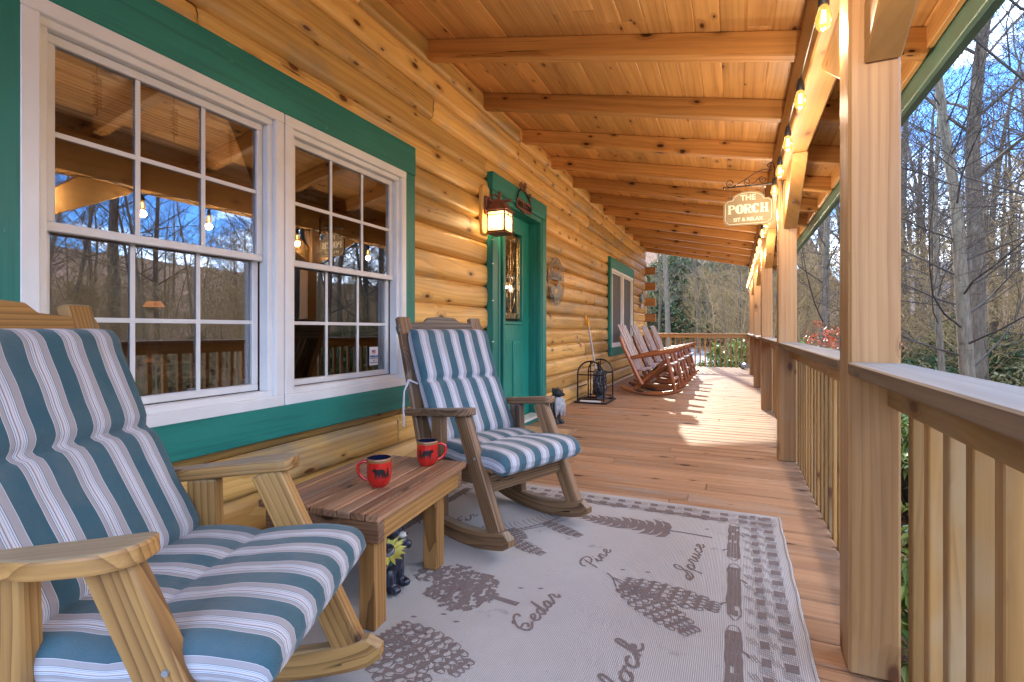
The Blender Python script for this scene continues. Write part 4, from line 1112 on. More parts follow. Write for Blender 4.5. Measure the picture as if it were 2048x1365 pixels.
for a, b in (((x0 - .03, y0 - .02), (x1 + .03, y0 - .02)), ((x1 + .03, y0 - .02), (x1 + .03, y1 + .02)), ((x1 + .03, y1 + .02), (x0 - .03, y1 + .02)), ((x0 - .03, y1 + .02), (x0 - .03, y0 - .02))): m.bar((*a, .014), (*b, .014), .03, .022, bev=.003)
sharp(m.build('frame_bar', M['iron'], t), 60)
m = MB(); m.tube([(x0 + .04, y0 - .005, .03), (x1 - .04, y0 - .005, .03)], .018, 10); sharp(m.build('roller', M['sash'], t), 60)
t = thing('garden_hose', 'coil of dark hose hung inside the black iron rack', 'hose', (-1.80, 7.22, .07))
m = MB(); P = []
for i in range(260):
    a = i / 260 * 2 * math.pi * 9; k = i / 260; rr = .155 + .022 * math.sin(i * .61) + .012 * math.sin(i * .17)
    P.append((.05 * math.sin(i * .37) + .03 * math.cos(i * .11), rr * math.cos(a) * .85, .20 + rr * math.sin(a) * 1.1))
m.tube(P, .0105, 7); sharp(m.build('hose_coil', M['hose'], t), 80)
m = MB(); m.tube([(0, 0, .36), (-.01, -.02, .44), (.0, -.03, .50)], [.012, .016, .012], 8); sharp(m.build('nozzle', M['iron'], t), 60)
t = thing('snow_shovel', 'grey handled shovel with yellow grip leaning on the log wall behind the iron rack', 'shovel', (-1.82, 7.30, 0))
p0 = Vector((0.0, 0.02, .14)); p1 = Vector((-.225, .215, 1.10))
m = MB(); m.tube([p0, p1], .0135, 10); sharp(m.build('shaft', M['greymetal'], t), 60)
d = (p1 - p0).normalized(); sd_ = Vector((.0, 1, 0)); sd_ = (sd_ - d * sd_.dot(d)).normalized()
m = MB(); m.tube([p1 - d * .03, p1 + d * .03], .02, 10)
m.tube([p1 + d * .02, p1 + d * .06 + sd_ * .045, p1 + d * .13 + sd_ * .055], [.014, .013, .014], 8); m.tube([p1 + d * .02, p1 + d * .06 - sd_ * .045, p1 + d * .13 - sd_ * .055], [.014, .013, .014], 8); m.tube([p1 + d * .135 - sd_ * .065, p1 + d * .135 + sd_ * .065], .016, 8)
sharp(m.build('grip', M['yellow'], t), 60)
m = MB(); mm = axis_m(d); m.box(p0 - d * .05, (.16, .16, .012), mm, .004); m.build('blade', M['iron'], t)

# ================================================================== WALL LANTERN
M['lampglass'] = None
t_ = NT('seeded_lamp_glass'); e = t_.n('ShaderNodeEmission'); e.inputs[0].default_value = (1, .60, .22, 1); e.inputs[1].default_value = .16
tr = t_.n('ShaderNodeBsdfTranslucent'); tr.inputs[0].default_value = (.30, .235, .13, 1); ad = t_.n('ShaderNodeMixShader'); ad.inputs[0].default_value = .5
tp = t_.n('ShaderNodeBsdfTransparent'); m2 = t_.n('ShaderNodeMixShader'); m2.inputs[0].default_value = .35
t_.l(tr.outputs[0], ad.inputs[1]); t_.l(e.outputs[0], ad.inputs[2]); t_.l(ad.outputs[0], m2.inputs[1]); t_.l(tp.outputs[0], m2.inputs[2]); t_.l(m2.outputs[0], t_.out.inputs[0]); M['lampglass'] = t_.m
M['bulbhot'] = emis('hot_bulb', (1, .72, .34), 2.2)
t = thing('wall_lantern', 'lit copper coloured craftsman lantern on a rounded wood block left of the teal door', 'wall lamp', (-2.1, 4.11, 1.9))
m = MB()
out = [(-.055, .0), (.055, .0)] + [(.075, .03), (.075, .40)] + [(.075 * math.cos(a), .40 + .05 * math.sin(a)) for a in [math.pi * k / 8 for k in range(1, 8)]] + [(-.075, .40), (-.075, .03)]
m.prism(out, .045, MW, (-.012, 0, 0), grain=1); o = m.build('mounting_block', M['log'], t); bv = o.modifiers.new('bevel', 'BEVEL'); bv.width = .01; bv.segments = 2; bv.limit_method = 'ANGLE'
m = MB(); m.box((.045, 0, .255), (.03, .10, .17), bev=.012); m.box((.085, 0, .24), (.08, .025, .03), bev=.004); m.box((.10, 0, .30), (.12, .018, .018), bev=.003)
m.tube(smooth([(.05, 0), (.10, .0)], 2) and [(.055, 0, .30), (.075, 0, .345), (.12, 0, .352), (.15, 0, .325), (.165, 0, .30)], .008, 8)
m.box((.168, 0, .325), (.022, .022, .09), bev=.004); m.box((.168, 0, .283), (.22, .03, .02), bev=.004)
sharp(m.build('wall_arm', M['bronze'], t), 50)
m = MB(); cx_ = .168
def frus(m, z0, h0, z1, h1):
    m.add([(cx_ + sx * h, sy * h, z) for z, h in ((z0, h0), (z1, h1)) for sx, sy in ((-1, -1), (1, -1), (1, 1), (-1, 1))], [(0, 1, 5, 4), (1, 2, 6, 5), (2, 3, 7, 6), (3, 0, 4, 7), (3, 2, 1, 0), (4, 5, 6, 7)])
frus(m, .19, .105, .205, .10); frus(m, .205, .085, .262, .055); frus(m, .262, .055, .275, .05)
sharp(m.build('lantern_roof', M['bronze'], t), 30)
m = MB(); b = .082
for sx in (-1, 1):
    for sy in (-1, 1): m.box((cx_ + sx * b, sy * b, .095), (.013, .013, .19), bev=.002)
for z in (.005, .185, .15):
    w_ = .014 if z != .15 else .006
    for s in (-1, 1): m.box((cx_, s * b, z), (2 * b - .013, .0125, w_), bev=.002); m.box((cx_ + s * b, 0, z), (.0125, 2 * b - .013, w_), bev=.002)
for s in (-1, 1): m.box((cx_, s * b, .167), (.006, .0125, .03), bev=.001); m.box((cx_ + s * b, 0, .167), (.0125, .006, .03), bev=.001)
frus(m, -.012, .098, -.002, .092)
m.build('lantern_frame', M['bronze'], t)
m = MB()
for s in (-1, 1): m.box((cx_, s * (b - .003), .095), (2 * b - .02, .003, .17), bev=0); m.box((cx_ + s * (b - .003), 0, .095), (.003, 2 * b - .02, .17), bev=0)
m.build('lantern_glass', M['lampglass'], t)
m = MB(); m.sphere((cx_, 0, .10), (.026, .026, .045)); m.tube([(cx_, 0, .01), (cx_, 0, .06)], .014, 8); m.build('bulb', M['bulbhot'], t, smooth=True)
def point(parent, loc, e, col=(1, .62, .28), r=.03, name='lamp_glow'):
    ld = bpy.data.lights.new(name, 'POINT'); ld.energy = e; ld.color = col; ld.shadow_soft_size = r
    o = bpy.data.objects.new(name, ld); COL.objects.link(o); o.parent = parent; o.location = loc; return o
point(t, (cx_, 0, .10), 11, (1, .68, .36), r=.05)
# little wire with white clips down the door casing
t = thing('light_cord', 'thin wire with white clips running down the left edge of the teal door casing', 'wire', (-2.05, 4.19, 1.0))
m = MB(); m.tube([(.01, -.006 + .004 * math.sin(i * .9), .9 - i * .1) for i in range(19)], .004, 6); m.build('wire', M['green'], t)
m = MB(); [m.box((.012, -.006, z), (.012, .022, .01), bev=.002) for z in (.86, .64, .30, -.08, -.45)]; m.build('clip', M['sash'], t)

# ================================================================== WELCOME PLAQUE, MEDALLION, SMALL PLAQUE
t = thing('welcome_sign', 'rusty metal WELCOME plaque with pine cones on the board above the teal door', 'sign', (-2.035, 4.925, 2.33))
m = MB()
out = smooth([(-.205, .045), (-.1, .052), (0, .045), (.1, .052), (.205, .045)], 3)[:-1] + [(.205, -.05), (.1, -.056), (.0, -.075), (-.1, -.056), (-.205, -.05)]
m.prism(out, .012, MW, (0, 0, 0)); m.build('plate', M['bronze'], t)
m = MB(); put_text(m, 'WELCOME', .082, MW, (.0135, 0, -.006), extrude=.003, bold=.002); m.build('lettering', M['iron'], t)
m = MB(); m.tube(smooth([(-.19, .04), (-.15, .12), (-.03, .165), (.10, .12), (.19, .04)], 4) and [(.008, a, b) for a, b in smooth([(-.19, .04), (-.15, .12), (-.03, .165), (.10, .12), (.19, .04)], 4)], .007, 6)
m.build('branch', M['iron'], t)
m = MB()
for (y, z, s, tilt) in ((-.11, .175, .055, .9), (-.02, .20, .045, -.2), (.13, .125, .045, .4)):
    for k in range(6):
        a0 = 1 - k / 6.5
        for q in range(7):
            a = 2 * math.pi * (q + .5 * (k % 2)) / 7; r_ = s * .5 * math.sin(math.pi * min(1, a0 * .8 + .15))
            v = rotm(tilt, 0, 0) @ Vector((.5 * r_ * math.cos(a), r_ * math.sin(a), s * (k / 3. - 1)))
            m.sphere((.02 + v.x, y + v.y, z + v.z), (s * .13, s * .18, s * .1), None, 6, 4)
for k in range(14):
    a = random.uniform(-.8, 2.8); m.tube([(.01, -.05, .18), (.015, -.05 + .11 * math.cos(a), .18 + .07 * math.sin(a))], .002, 4)
m.build('pine_cone', M['bronze'], t)

t = thing('round_metal_plaque', 'round cut steel plaque with a bear and fir trees, right of the door', 'wall plaque', (-2.06, 6.055, 1.64))
M['steel'] = plain('brushed_dark_steel', (.11, .105, .11), .45, .6, .2, 30, .25)
m = MB(); A_, B_ = .315, .30
def ell(a, b, n=48): return [(a * math.cos(2 * math.pi * k / n), b * math.sin(2 * math.pi * k / n)) for k in range(n)]
def ring(m, o_, i_, th, x, mat=0):
    n = len(o_); vs = [(x + dx, p[0], p[1]) for dx in (0, th) for p in o_ + i_]
    fs = []
    for k in range(n):
        k2 = (k + 1) % n
        fs += [(k, k2, n + k2, n + k), (2 * n + k, 3 * n + k, 3 * n + k2, 2 * n + k2), (k, 2 * n + k, 2 * n + k2, k2), (n + k, n + k2, 3 * n + k2, 3 * n + k)]
    m.add(vs, fs, None, .5, mat)
ring(m, ell(A_, B_), ell(A_ - .012, B_ - .012), .004, 0); ring(m, ell(A_ - .068, B_ - .068), ell(A_ - .080, B_ - .080), .004, 0)
m.build('ring', M['steel'], t)
m = MB()
def arc_text(txt, r, a_mid, span, size, flip=1):
    for i, ch in enumerate(txt):
        if ch == ' ': continue
        a = a_mid - flip * (i - (len(txt) - 1) / 2) * span
        up = Vector((0, math.cos(a) * flip, math.sin(a) * flip)); rt_ = Vector((0, math.sin(a) * flip, -math.cos(a) * flip))
        Mx = Matrix((rt_, up, Vector((1, 0, 0)))).transposed()
        put_text(m, ch, size, Mx, (.003, r * math.cos(a), r * math.sin(a) * .955), extrude=.0015, bold=.0035)
for k in range(40):           # cut letters and leaf cut-outs read only as a band of short bars at this size
    a = 2 * math.pi * k / 40; r0, r1 = .242, .300; w_ = .010 + .006 * ((k * 7) % 3)
    c_, s_ = math.cos(a), math.sin(a)
    if k % 3 == 2: r1 = .275
    m.bar((.002, r0 * c_, r0 * s_ * .955), (.002, r1 * c_, r1 * s_ * .955), w_, .0035, (1, 0, 0), 0)
m.build('fretwork', M['steel'], t)
m = MB()
for (y, h) in ((-.16, .12), (-.11, .17), (-.05, .20), (.01, .16), (.07, .21), (.12, .14), (.17, .10)):
    m.prism([(y + a * .16, .03 + (b + .25) * h) for a, b in FIR], .004, MW, (0, 0, 0))
m.prism([(-.225, .02), (.225, .02), (.2, .07), (.1, .05), (-.1, .06), (-.2, .05)], .0035, MW, (.0005, 0, 0))
m.prism(smooth([(-.19, -.08), (-.1, -.06), (-.02, -.09), (.04, -.03), (.08, .02), (.13, -.02), (.17, -.08), (.21, -.1), (.15, -.2), (.04, -.25), (-.08, -.235), (-.17, -.16)], 2, True), .004, MW, (0, 0, 0))
m.build('forest_silhouette', M['steel'], t)
m = MB(); m.prism([(-.03 + a * .12, -.145 + b * .11) for a, b in BEAR], .004, MW, (.004, 0, 0)); m.build('bear_silhouette', M['log'], t)
m = MB(); m.tube([(0, -.315, -.02), (.0, -.37, .0), (0, -.33, .04)], .01, 6); m.tube([(0, -.31, .05), (0, -.34, .1), (0, -.31, .14)], .008, 6); m.build('branch', M['bronze'], t)

t = thing('wall_ornament', 'small grey blue hanging ornament on the logs beyond the far window', 'wall ornament', (-2.06, 12.48, 1.75))
M['bluegrey'] = plain('blue_grey_enamel', (.22, .34, .40), .5, .2, var=.4)
m = MB(); m.prism(smooth([(-.17, .10), (-.1, .17), (0, .12), (.09, .19), (.16, .12), (.13, .0), (.05, -.06), (-.04, -.05), (-.12, -.01)], 3, True), .02, MW, (0, 0, 0)); m.build('figure', M['bluegrey'], t)
m = MB(); m.prism([(-.16, -.18), (.16, -.18), (.16, -.1), (-.16, -.1)], .018, MW, (0, 0, 0)); m.build('name_board', M['curtain'], t)
m = MB(); [m.tube([(.01, y, -.1), (.01, y * .7, 0)], .004, 5) for y in (-.12, .12)]; m.tube([(.01, -.05, .15), (.01, 0, .24), (.01, .06, .16)], .004, 5); m.build('wire', M['iron'], t)

# ================================================================== HANGING PORCH SIGN
YS = 4.585
t = thing('scroll_bracket', 'black wrought iron scroll bracket on the second post holding the porch sign', 'bracket', (.297, YS, 2.215))
m = MB(); m.tube([(0, 0, 0), (-.375, 0, 0)], .0055, 8); m.sphere((-.378, 0, 0), .011); m.box((-.004, 0, .04), (.006, .018, .20), bev=.001)
def spiral(c, r0, a0, turns, sgn, n=26, decay=.72): return [(c[0] + r0 * (1 - decay * k / n) * math.cos(a0 + sgn * turns * 2 * math.pi * k / n), 0, c[1] + r0 * (1 - decay * k / n) * math.sin(a0 + sgn * turns * 2 * math.pi * k / n)) for k in range(n + 1)]
m.tube([(-.005, 0, .125), (-.03, 0, .155)][0:0] + [(p[0], 0, p[2]) for p in spiral((-.035, .145), .03, -.6, 1.1, 1)], .0035, 6)
Q = smooth([(-.02, .105), (-.08, .118), (-.14, .10), (-.20, .065), (-.26, .03), (-.31, .005)], 4); m.tube([(a, 0, b) for a, b in Q], .004, 6)
m.tube(spiral((-.33, .035), .034, -1.57, 1.2, -1), .0035, 6); m.tube(spiral((-.20, .030), .028, -1.57, 1.2, -1), .0032, 6); m.tube(spiral((-.085, .038), .028, 2.6, 1.2, 1), .0032, 6)
Q = smooth([(-.20, .003), (-.15, .02), (-.12, .05), (-.09, .065)], 3); m.tube([(a, 0, b) for a, b in Q], .0035, 6)
sharp(m.build('scrollwork', M['iron'], t), 70)
t = thing('hanging_sign', 'tan arched wooden sign reading THE PORCH SIT & RELAX hung from the iron bracket', 'sign', (.1, YS, 2.03))
MS = Matrix(((1, 0, 0), (0, 0, -1), (0, 1, 0)))      # local x -> +X, y -> +Z, z -> -Y
def board(s, h):
    a, b = .185 - s, .14 - s
    P = [(-a, -b + .03), (-a + .03, -b), (a - .03, -b), (a, -b + .03), (a, .045 - s * .0), (a - .028, .075 - s * .6), (a - .05, .075 - s * .6)]
    n = 12; r_ = .1 ; x_ = a - .06
    P += [(x_ * math.cos(q), .078 - s * .6 + (.062 - s * .4) * math.sin(q)) for q in [math.pi * k / n for k in range(n + 1)]]
    P += [(-a + .05, .075 - s * .6), (-a + .028, .075 - s * .6), (-a, .045)]
    return P
M['signtan'] = wood('tan_sign_wood', (.28, .225, .125), (.18, .135, .07), grain=.5, ring=.2, knots=.1, rough=.6, tone=.08)
M['signpale'] = plain('cream_sign_paint', (.74, .66, .50), .6, var=.05)
m = MB(); m.prism(board(0, 0), .016, MS, (0, .008, 0), grain=0); m.build('board', M['signtan'], t)
m = MB(); Q = [(p[0], -.0095, p[1]) for p in board(.013, 0)]; m.tube(Q, .0022, 5, closed=True)
put_text(m, 'THE', .062, MS, (0, -.0085, .085), bold=.0014, extrude=.001)
put_text(m, 'SIT & RELAX', .040, MS, (0, -.0085, -.092), bold=.0008, extrude=.001)
# slab serif PORCH from strokes
def slab(m, ch, x, w, h, z0):
    def bar(a, b, tw): m.bar((x + a[0] * w, -.0088, z0 + a[1] * h), (x + b[0] * w, -.0088, z0 + b[1] * h), tw, .0012, (0, -1, 0), 0)
    T_ = .0165; t2 = .006
    def ser(fx, fz): m.box((x + fx * w, -.0089, z0 + fz * h), (.026, .0012, .006), bev=0)
    def arcp(cx, cz, rx, rz, a0, a1, tw=.011, n=14):
        P = [(cx + rx * math.cos(a0 + (a1 - a0) * k / n), cz + rz * math.sin(a0 + (a1 - a0) * k / n)) for k in range(n + 1)]
        vs = []
        for k, p in enumerate(P):
            a = a0 + (a1 - a0) * k / n; wd = t2 / 2 + (tw - t2) * abs(math.cos(a)) ** 1.2
            dx, dz = math.cos(a), math.sin(a)
            vs += [(x + p[0] * w - dx * wd, -.009, z0 + p[1] * h - dz * wd), (x + p[0] * w + dx * wd, -.009, z0 + p[1] * h + dz * wd)]
        m.add(vs, [(2 * k, 2 * k + 1, 2 * k + 3, 2 * k + 2) for k in range(n)])
    if ch in 'PRH': bar((.2, 0), (.2, 1), T_); ser(.2, .03); ser(.2, .97)
    if ch in 'PR': arcp(.42, .74, .42, .22, -math.pi / 2, math.pi / 2); bar((.2, .97), (.45, .97), t2); bar((.2, .51), (.45, .51), t2)
    if ch == 'R': bar((.45, .5), (.82, .03), .014); ser(.85, .03)
    if ch == 'O': arcp(.5, .5, .36, .46, 0, 2 * math.pi, .017, 26)
    if ch == 'C': arcp(.5, .5, .36, .46, .75, 2 * math.pi - .75, .017, 24); bar((.82, .65), (.82, .92), .006)
    if ch == 'H': bar((.8, 0), (.8, 1), T_); ser(.8, .03); ser(.8, .97); bar((.2, .5), (.8, .5), t2)
for i, ch in enumerate('PORCH'): slab(m, ch, -.150 + i * .0605, .056, .072, -.040)
m.build('lettering', M['signpale'], t)
m = MB(); [m.tube([(x, 0, z0), (x, 0, .185)], .0015, 5) for x, z0 in ((-.135, .07), (.12, .07))]; m.build('hanger', M['greymetal'], t)

# ================================================================== STRING LIGHTS
def amber():
    t = NT('amber_bulb_glass'); e = t.n('ShaderNodeEmission'); e.inputs[0].default_value = (1, .50, .11, 1); e.inputs[1].default_value = .34
    tr = t.n('ShaderNodeBsdfTransparent'); tr.inputs[0].default_value = (1, .8, .5, 1); g = t.n('ShaderNodeBsdfGlossy'); g.inputs['Roughness'].default_value = .05
    lw = t.n('ShaderNodeLayerWeight'); lw.inputs[0].default_value = .35
    m1 = t.n('ShaderNodeMixShader'); m1.inputs[0].default_value = .55; t.l(tr.outputs[0], m1.inputs[1]); t.l(e.outputs[0], m1.inputs[2])
    m2 = t.n('ShaderNodeMixShader'); t.l(t.math('MULTIPLY', lw.outputs['Fresnel'], .35), m2.inputs[0]); t.l(m1.outputs[0], m2.inputs[1]); t.l(g.outputs[0], m2.inputs[2]); t.l(m2.outputs[0], t.out.inputs[0]); return t.m
M['amber'] = amber(); M['filament'] = emis('filament', (1, .68, .28), 9)
t = thing('string_lights', 'string of lit amber bulbs on a black cord along the porch beam', 'string lights', (.27, 6, 2.1))
by = [1.33, 1.95, 2.60, 3.18, 3.72, 4.22, 4.80, 5.42, 6.02, 6.62, 7.22, 7.85, 8.45, 9.1, 9.7, 10.4, 11.0, 11.7, 12.4, 13.1]
P = [(.285, .9, 2.24)]
for i, y in enumerate(by):
    P += [(.282, y - .25, 2.21), (.272, y - .03, 2.165), (.270, y, 2.155), (.272, y + .03, 2.165)]
P.append((.285, 13.4, 2.24))
m = MB(); Q = []
for a, b in zip(P[:-1], P[1:]): Q += [tuple(a[k] + (b[k] - a[k]) * f for k in range(3)) for f in (0, .5)]
m.tube(Q, .0035, 6); m.build('cord', M['black'], t, True)
m = MB(); m.tube([(q[0] + .004, q[1], q[2] + .01) for q in Q], .0015, 4); m.build('guide_wire', M['greymetal'], t, True)
for i, y in enumerate(by):
    x = .270; zt = 2.15
    m = MB(); m.lathe([(0, 0), (.008, 0), (.012, -.012), (.016, -.03), (.0175, -.055), (.0155, -.057), (0, -.057)], 12); so = m.build('socket', M['black'], t, smooth=True); so.location = (x - .27, y - 6, zt - 2.1 + .01)
    m = MB(); m.lathe([(.012, -.055), (.016, -.068), (.023, -.088), (.0255, -.105), (.023, -.122), (.015, -.134), (0, -.138)], 16); bo = m.build('bulb', M['amber'], so, smooth=True)
    m = MB()
    for q in (-.005, 0, .005): m.tube([(q, -.002, -.07), (q * 1.3, .002, -.112)], .0013, 4)
    m.build('filament', M['filament'], so)
    point(t, (x - .27, y - 6, zt - 2.1 - .155), 1.5, (1, .76, .54), .028)

# ================================================================== FIGURINES
def fur(name, a, b):
    t = NT(name); o = t.obj(); n = t.noise(t.vmul(o, (70, 70, 16)), 1., 4., .6); n2 = t.noise(o, 20., 2.)
    c = t.mix(t.mapr(n, .5, .72), a, b); t.bsdf(c, .28, t.bump(n, .9, .004), spec=.6); return t.m
M['bear'] = fur('painted_black_fur', (.008, .010, .022), (.10, .12, .19)); M['petal'] = plain('yellow_petal', (.62, .56, .13), .4, var=.35); M['stem'] = plain('green_stem', (.02, .16, .105), .35, 0, .4, 40, .3)
M['snout'] = plain('pale_snout', (.50, .46, .40), .4, var=.1)
t = thing('bear_figurine', 'painted black bear figurine holding a sunflower under the small table', 'figurine', (-1.235, 1.63, .009), R(4))
m = MB()      # body grown as one metaball-like union through remesh
def blob_body(m, parts):
    for c, r, rt_ in parts: m.sphere(c, r, rt_, 16, 12)
parts = [((0, 0, .12), (.046, .050, .060), None), ((-.002, 0, .165), (.040, .043, .045), None), ((.004, .002, .225), (.034, .036, .036), None),
         ((-.004, .03, .262), (.010, .012, .013), None), ((-.004, -.028, .262), (.010, .012, .013), None),
         ((.006, .032, .06), (.026, .026, .05), None), ((.008, -.030, .055), (.026, .026, .05), None), ((.026, .036, .018), (.034, .022, .018), None), ((.028, -.034, .018), (.034, .022, .018), None),
         ((.012, .054, .165), (.020, .030, .020), rotm(.5, 0, 0)), ((.024, .076, .150), (.018, .018, .018), None), ((.010, -.052, .160), (.022, .026, .02), None), ((.012, -.072, .130), (.018, .018, .024), None)]
blob_body(m, parts); o = m.build('body', M['bear'], t)
def remesh(o, v=.005, sm=4):
    r = o.modifiers.new('remesh', 'REMESH'); r.mode = 'VOXEL'; r.voxel_size = v; r.use_smooth_shade = True
    s_ = o.modifiers.new('smooth', 'SMOOTH'); s_.iterations = sm; s_.factor = .5
remesh(o)
m = MB(); m.sphere((.038, .008, .215), (.022, .015, .013), rotm(0, 0, .4)); m.build('muzzle', M['snout'], t, smooth=True)
m = MB(); m.sphere((.058, .016, .220), .006, None, 8, 6); m.sphere((.034, .022, .238), .0035, None, 6, 5); m.sphere((.036, -.008, .238), .0035, None, 6, 5); m.build('nose_and_eyes', M['black'], t, smooth=True)
m = MB(); P = [(.012, -.088, 0), (.012, -.084, .06), (.010, -.078, .12), (.010, -.068, .16)]; m.tube(P, [.017, .013, .012, .011], 10); m.sphere((.012, -.100, .06), (.014, .018, .010)); m.sphere((.03, -.060, .135), (.022, .012, .012), rotm(0, -.6, 0)); sharp(m.build('stem', M['stem'], t), 80)
fc = Vector((.016, -.058, .175)); fr = Vector((.36, -.42, .84)).to_track_quat('Z', 'Y').to_matrix()
m = MB()
for lay, (n, l_, w_) in enumerate(((15, .052, .015), (13, .042, .014))):
    for k in range(n):
        a = 2 * math.pi * (k + .5 * lay) / n; d_ = Vector((math.cos(a), math.sin(a), 0)); s_ = Vector((-math.sin(a), math.cos(a), 0))
        pts = [d_ * .022 + s_ * -w_ * .4, d_ * (.022 + l_ * .5) - s_ * w_ * .62 + Vector((0, 0, .010)), d_ * (.022 + l_) + Vector((0, 0, .012 + .008 * (k % 2))), d_ * (.022 + l_ * .5) + s_ * w_ * .62 + Vector((0, 0, .010)), d_ * .022 + s_ * w_ * .4]
        mid = d_ * (.022 + l_ * .5) + Vector((0, 0, .004))
        P = [fr @ (p + Vector((0, 0, .004 * lay))) + fc for p in pts + [mid]]; m.add(P, [(0, 1, 5), (1, 2, 5), (2, 3, 5), (3, 4, 5), (4, 0, 5)])
sharp(m.build('petals', M['petal'], t), 60)
m = MB(); m.lathe([(0, .016), (.014, .012), (.026, .010), (.032, .002), (.03, -.004), (0, -.006)], 20, fc, fr); sharp(m.build('flower_head', M['bear'], t), 70)

M['greystone'] = fur('grey_painted_fur', (.03, .033, .038), (.09, .095, .10)); M['whitebelly'] = fur('white_painted_fur', (.30, .32, .35), (.62, .64, .68))
t = thing('animal_statue', 'small grey animal statue with a shaggy white front, partly behind the darker rocker', 'statue', (-1.80, 5.27, 0), R(-25)); t.scale = (.86, .86, .86)
m = MB(); blob_body(m, [((0, 0, .16), (.085, .095, .15), None), ((.0, 0, .30), (.075, .082, .09), None), ((.03, 0, .40), (.085, .062, .055), rotm(0, R(12), 0)), ((.11, 0, .385), (.045, .032, .026), rotm(0, R(10), 0)), ((.0, .045, .44), (.02, .02, .024), None), ((.0, -.045, .44), (.02, .02, .024), None),
        ((.02, .09, .25), (.03, .028, .08), None), ((.02, -.09, .25), (.03, .028, .08), None), ((.05, .05, .025), (.05, .035, .03), None), ((.05, -.05, .025), (.05, .035, .03), None)])
remesh(m.build('body', M['greystone'], t), .009, 4)
m = MB()
for k in range(9):
    a = -.8 + 1.6 * k / 8; m.tube([(.06 * math.cos(a) + .02, .07 * math.sin(a), .34), (.095 * math.cos(a) + .015, .10 * math.sin(a), .22), (.10 * math.cos(a) + .02, .11 * math.sin(a), .10 + .03 * (k % 3))], [.022, .026, .006], 8)
sharp(m.build('shaggy_front', M['whitebelly'], t), 80)
m = MB()
for s in (-1, 1): m.lathe([(.008, .0), (.017, .003), (.020, 0), (.017, -.004)], 12, (.062, s * .052, .415), rotm(R(-90 * s), 0, 0)); m.sphere((.062, s * .055, .415), .008)
m.sphere((.152, 0, .385), .010); sharp(m.build('eyes_and_nose', M['black'], t), 60)

t = thing('doormat', 'flat tan doormat on the boards in front of the teal door', 'doormat', (-1.75, 4.50, 0))
M['mat'] = plain('tan_coir', (.46, .29, .15), .9, 0, .8, 200, .2)
m = MB(); m.box((0, 0, .010), (.56, .92, .016), bev=.005); m.build('coir_pad', M['mat'], t)
m = MB()
for s in (-1, 1): m.box((s * .272, 0, .0105), (.022, .92, .019), bev=.004); m.box((0, s * .452, .0105), (.52, .018, .019), bev=.004)
m.build('border', M['table'], t)
# bits and pieces far down the porch
t = thing('hose_reel', 'small black wheel with pale hub and grey drum by the far balustrade', 'reel', (.20, 14.62, .09), R(-68))
m = MB(); P = [(0, .07 * math.cos(a), .07 * math.sin(a)) for a in [2 * math.pi * k / 24 for k in range(24)]]; m.tube(P, .022, 8, closed=True); sharp(m.build('wheel', M['black'], t), 80)
m = MB(); m.lathe([(0, .02), (.03, .018), (.034, 0), (.03, -.02)], 16, (0, 0, 0), rotm(0, R(-90), 0)); m.build('hub', M['sash'], t, smooth=True)
m = MB(); m.tube([(.02, 0, 0), (.22, 0, .0)], .07, 18); sharp(m.build('drum', M['greymetal'], t), 60)
m = MB(); m.tube([(.12, 0, 0), (.13, 0, .13), (.10, .0, .17)], .008, 6); m.build('handle', M['iron'], t)
t = thing('hanging_banner', 'narrow teal and blue banner hanging beyond the third post', 'banner', (.60, 8.2, 1.6))
t_ = NT('teal_banner_cloth'); o_ = t_.obj(); sp = t_.n('ShaderNodeSeparateXYZ'); t_.l(o_, sp.inputs[0])
t_.bsdf(t_.ramp(t_.mapr(sp.outputs[2], -.25, .25), [(0, (.012, .03, .07)), (.45, (.02, .09, .17)), (.75, (.02, .22, .22)), (1, (.03, .26, .22))]), .7); M['banner'] = t_.m
m = MB(); vs = []; fs = []
for i in range(21):
    z = -.25 + .5 * i / 20; dx = .010 * math.sin(z * 14); vs += [(-.045 + dx, dx, z), (.045 + dx, dx, z), (.045 + dx, dx + .004, z), (-.045 + dx, dx + .004, z)]
    if i: b_ = 4 * i; fs += [(b_ - 4 + k, b_ - 4 + (k + 1) % 4, b_ + (k + 1) % 4, b_ + k) for k in range(4)]
m.add(vs, fs); m.build('cloth', M['banner'], t)
m = MB(); m.tube([(-.055, 0, .25), (.055, 0, .25)], .006, 6); m.tube([(-.055, 0, -.25), (.055, 0, -.25)], .006, 6); m.tube([(-.045, 0, .25), (0, 0, .42), (.045, 0, .25)], .002, 4); m.tube([(0, 0, .42), (0, 0, .80)], .002, 4); m.build('rod', M['iron'], t)
t = thing('bird_feeder', 'white capped bird feeder hanging outside between the second and third posts', 'bird feeder', (.62, 6.7, 1.70))
m = MB(); m.lathe([(0, .10), (.02, .098), (.045, .08), (.058, .05), (.06, .03), (0, .03)], 20); m.build('cap', M['sash'], t, smooth=True)
m = MB(); m.lathe([(0, .03), (.03, .03), (.03, -.12), (0, -.12)], 16); m.build('tube', M['glass'], t, smooth=True)
m = MB(); m.lathe([(0, -.12), (.05, -.12), (.055, -.135), (0, -.14)], 16); m.tube([(0, 0, .10), (0, 0, .72)], .002, 4); m.build('tray', M['iron'], t)
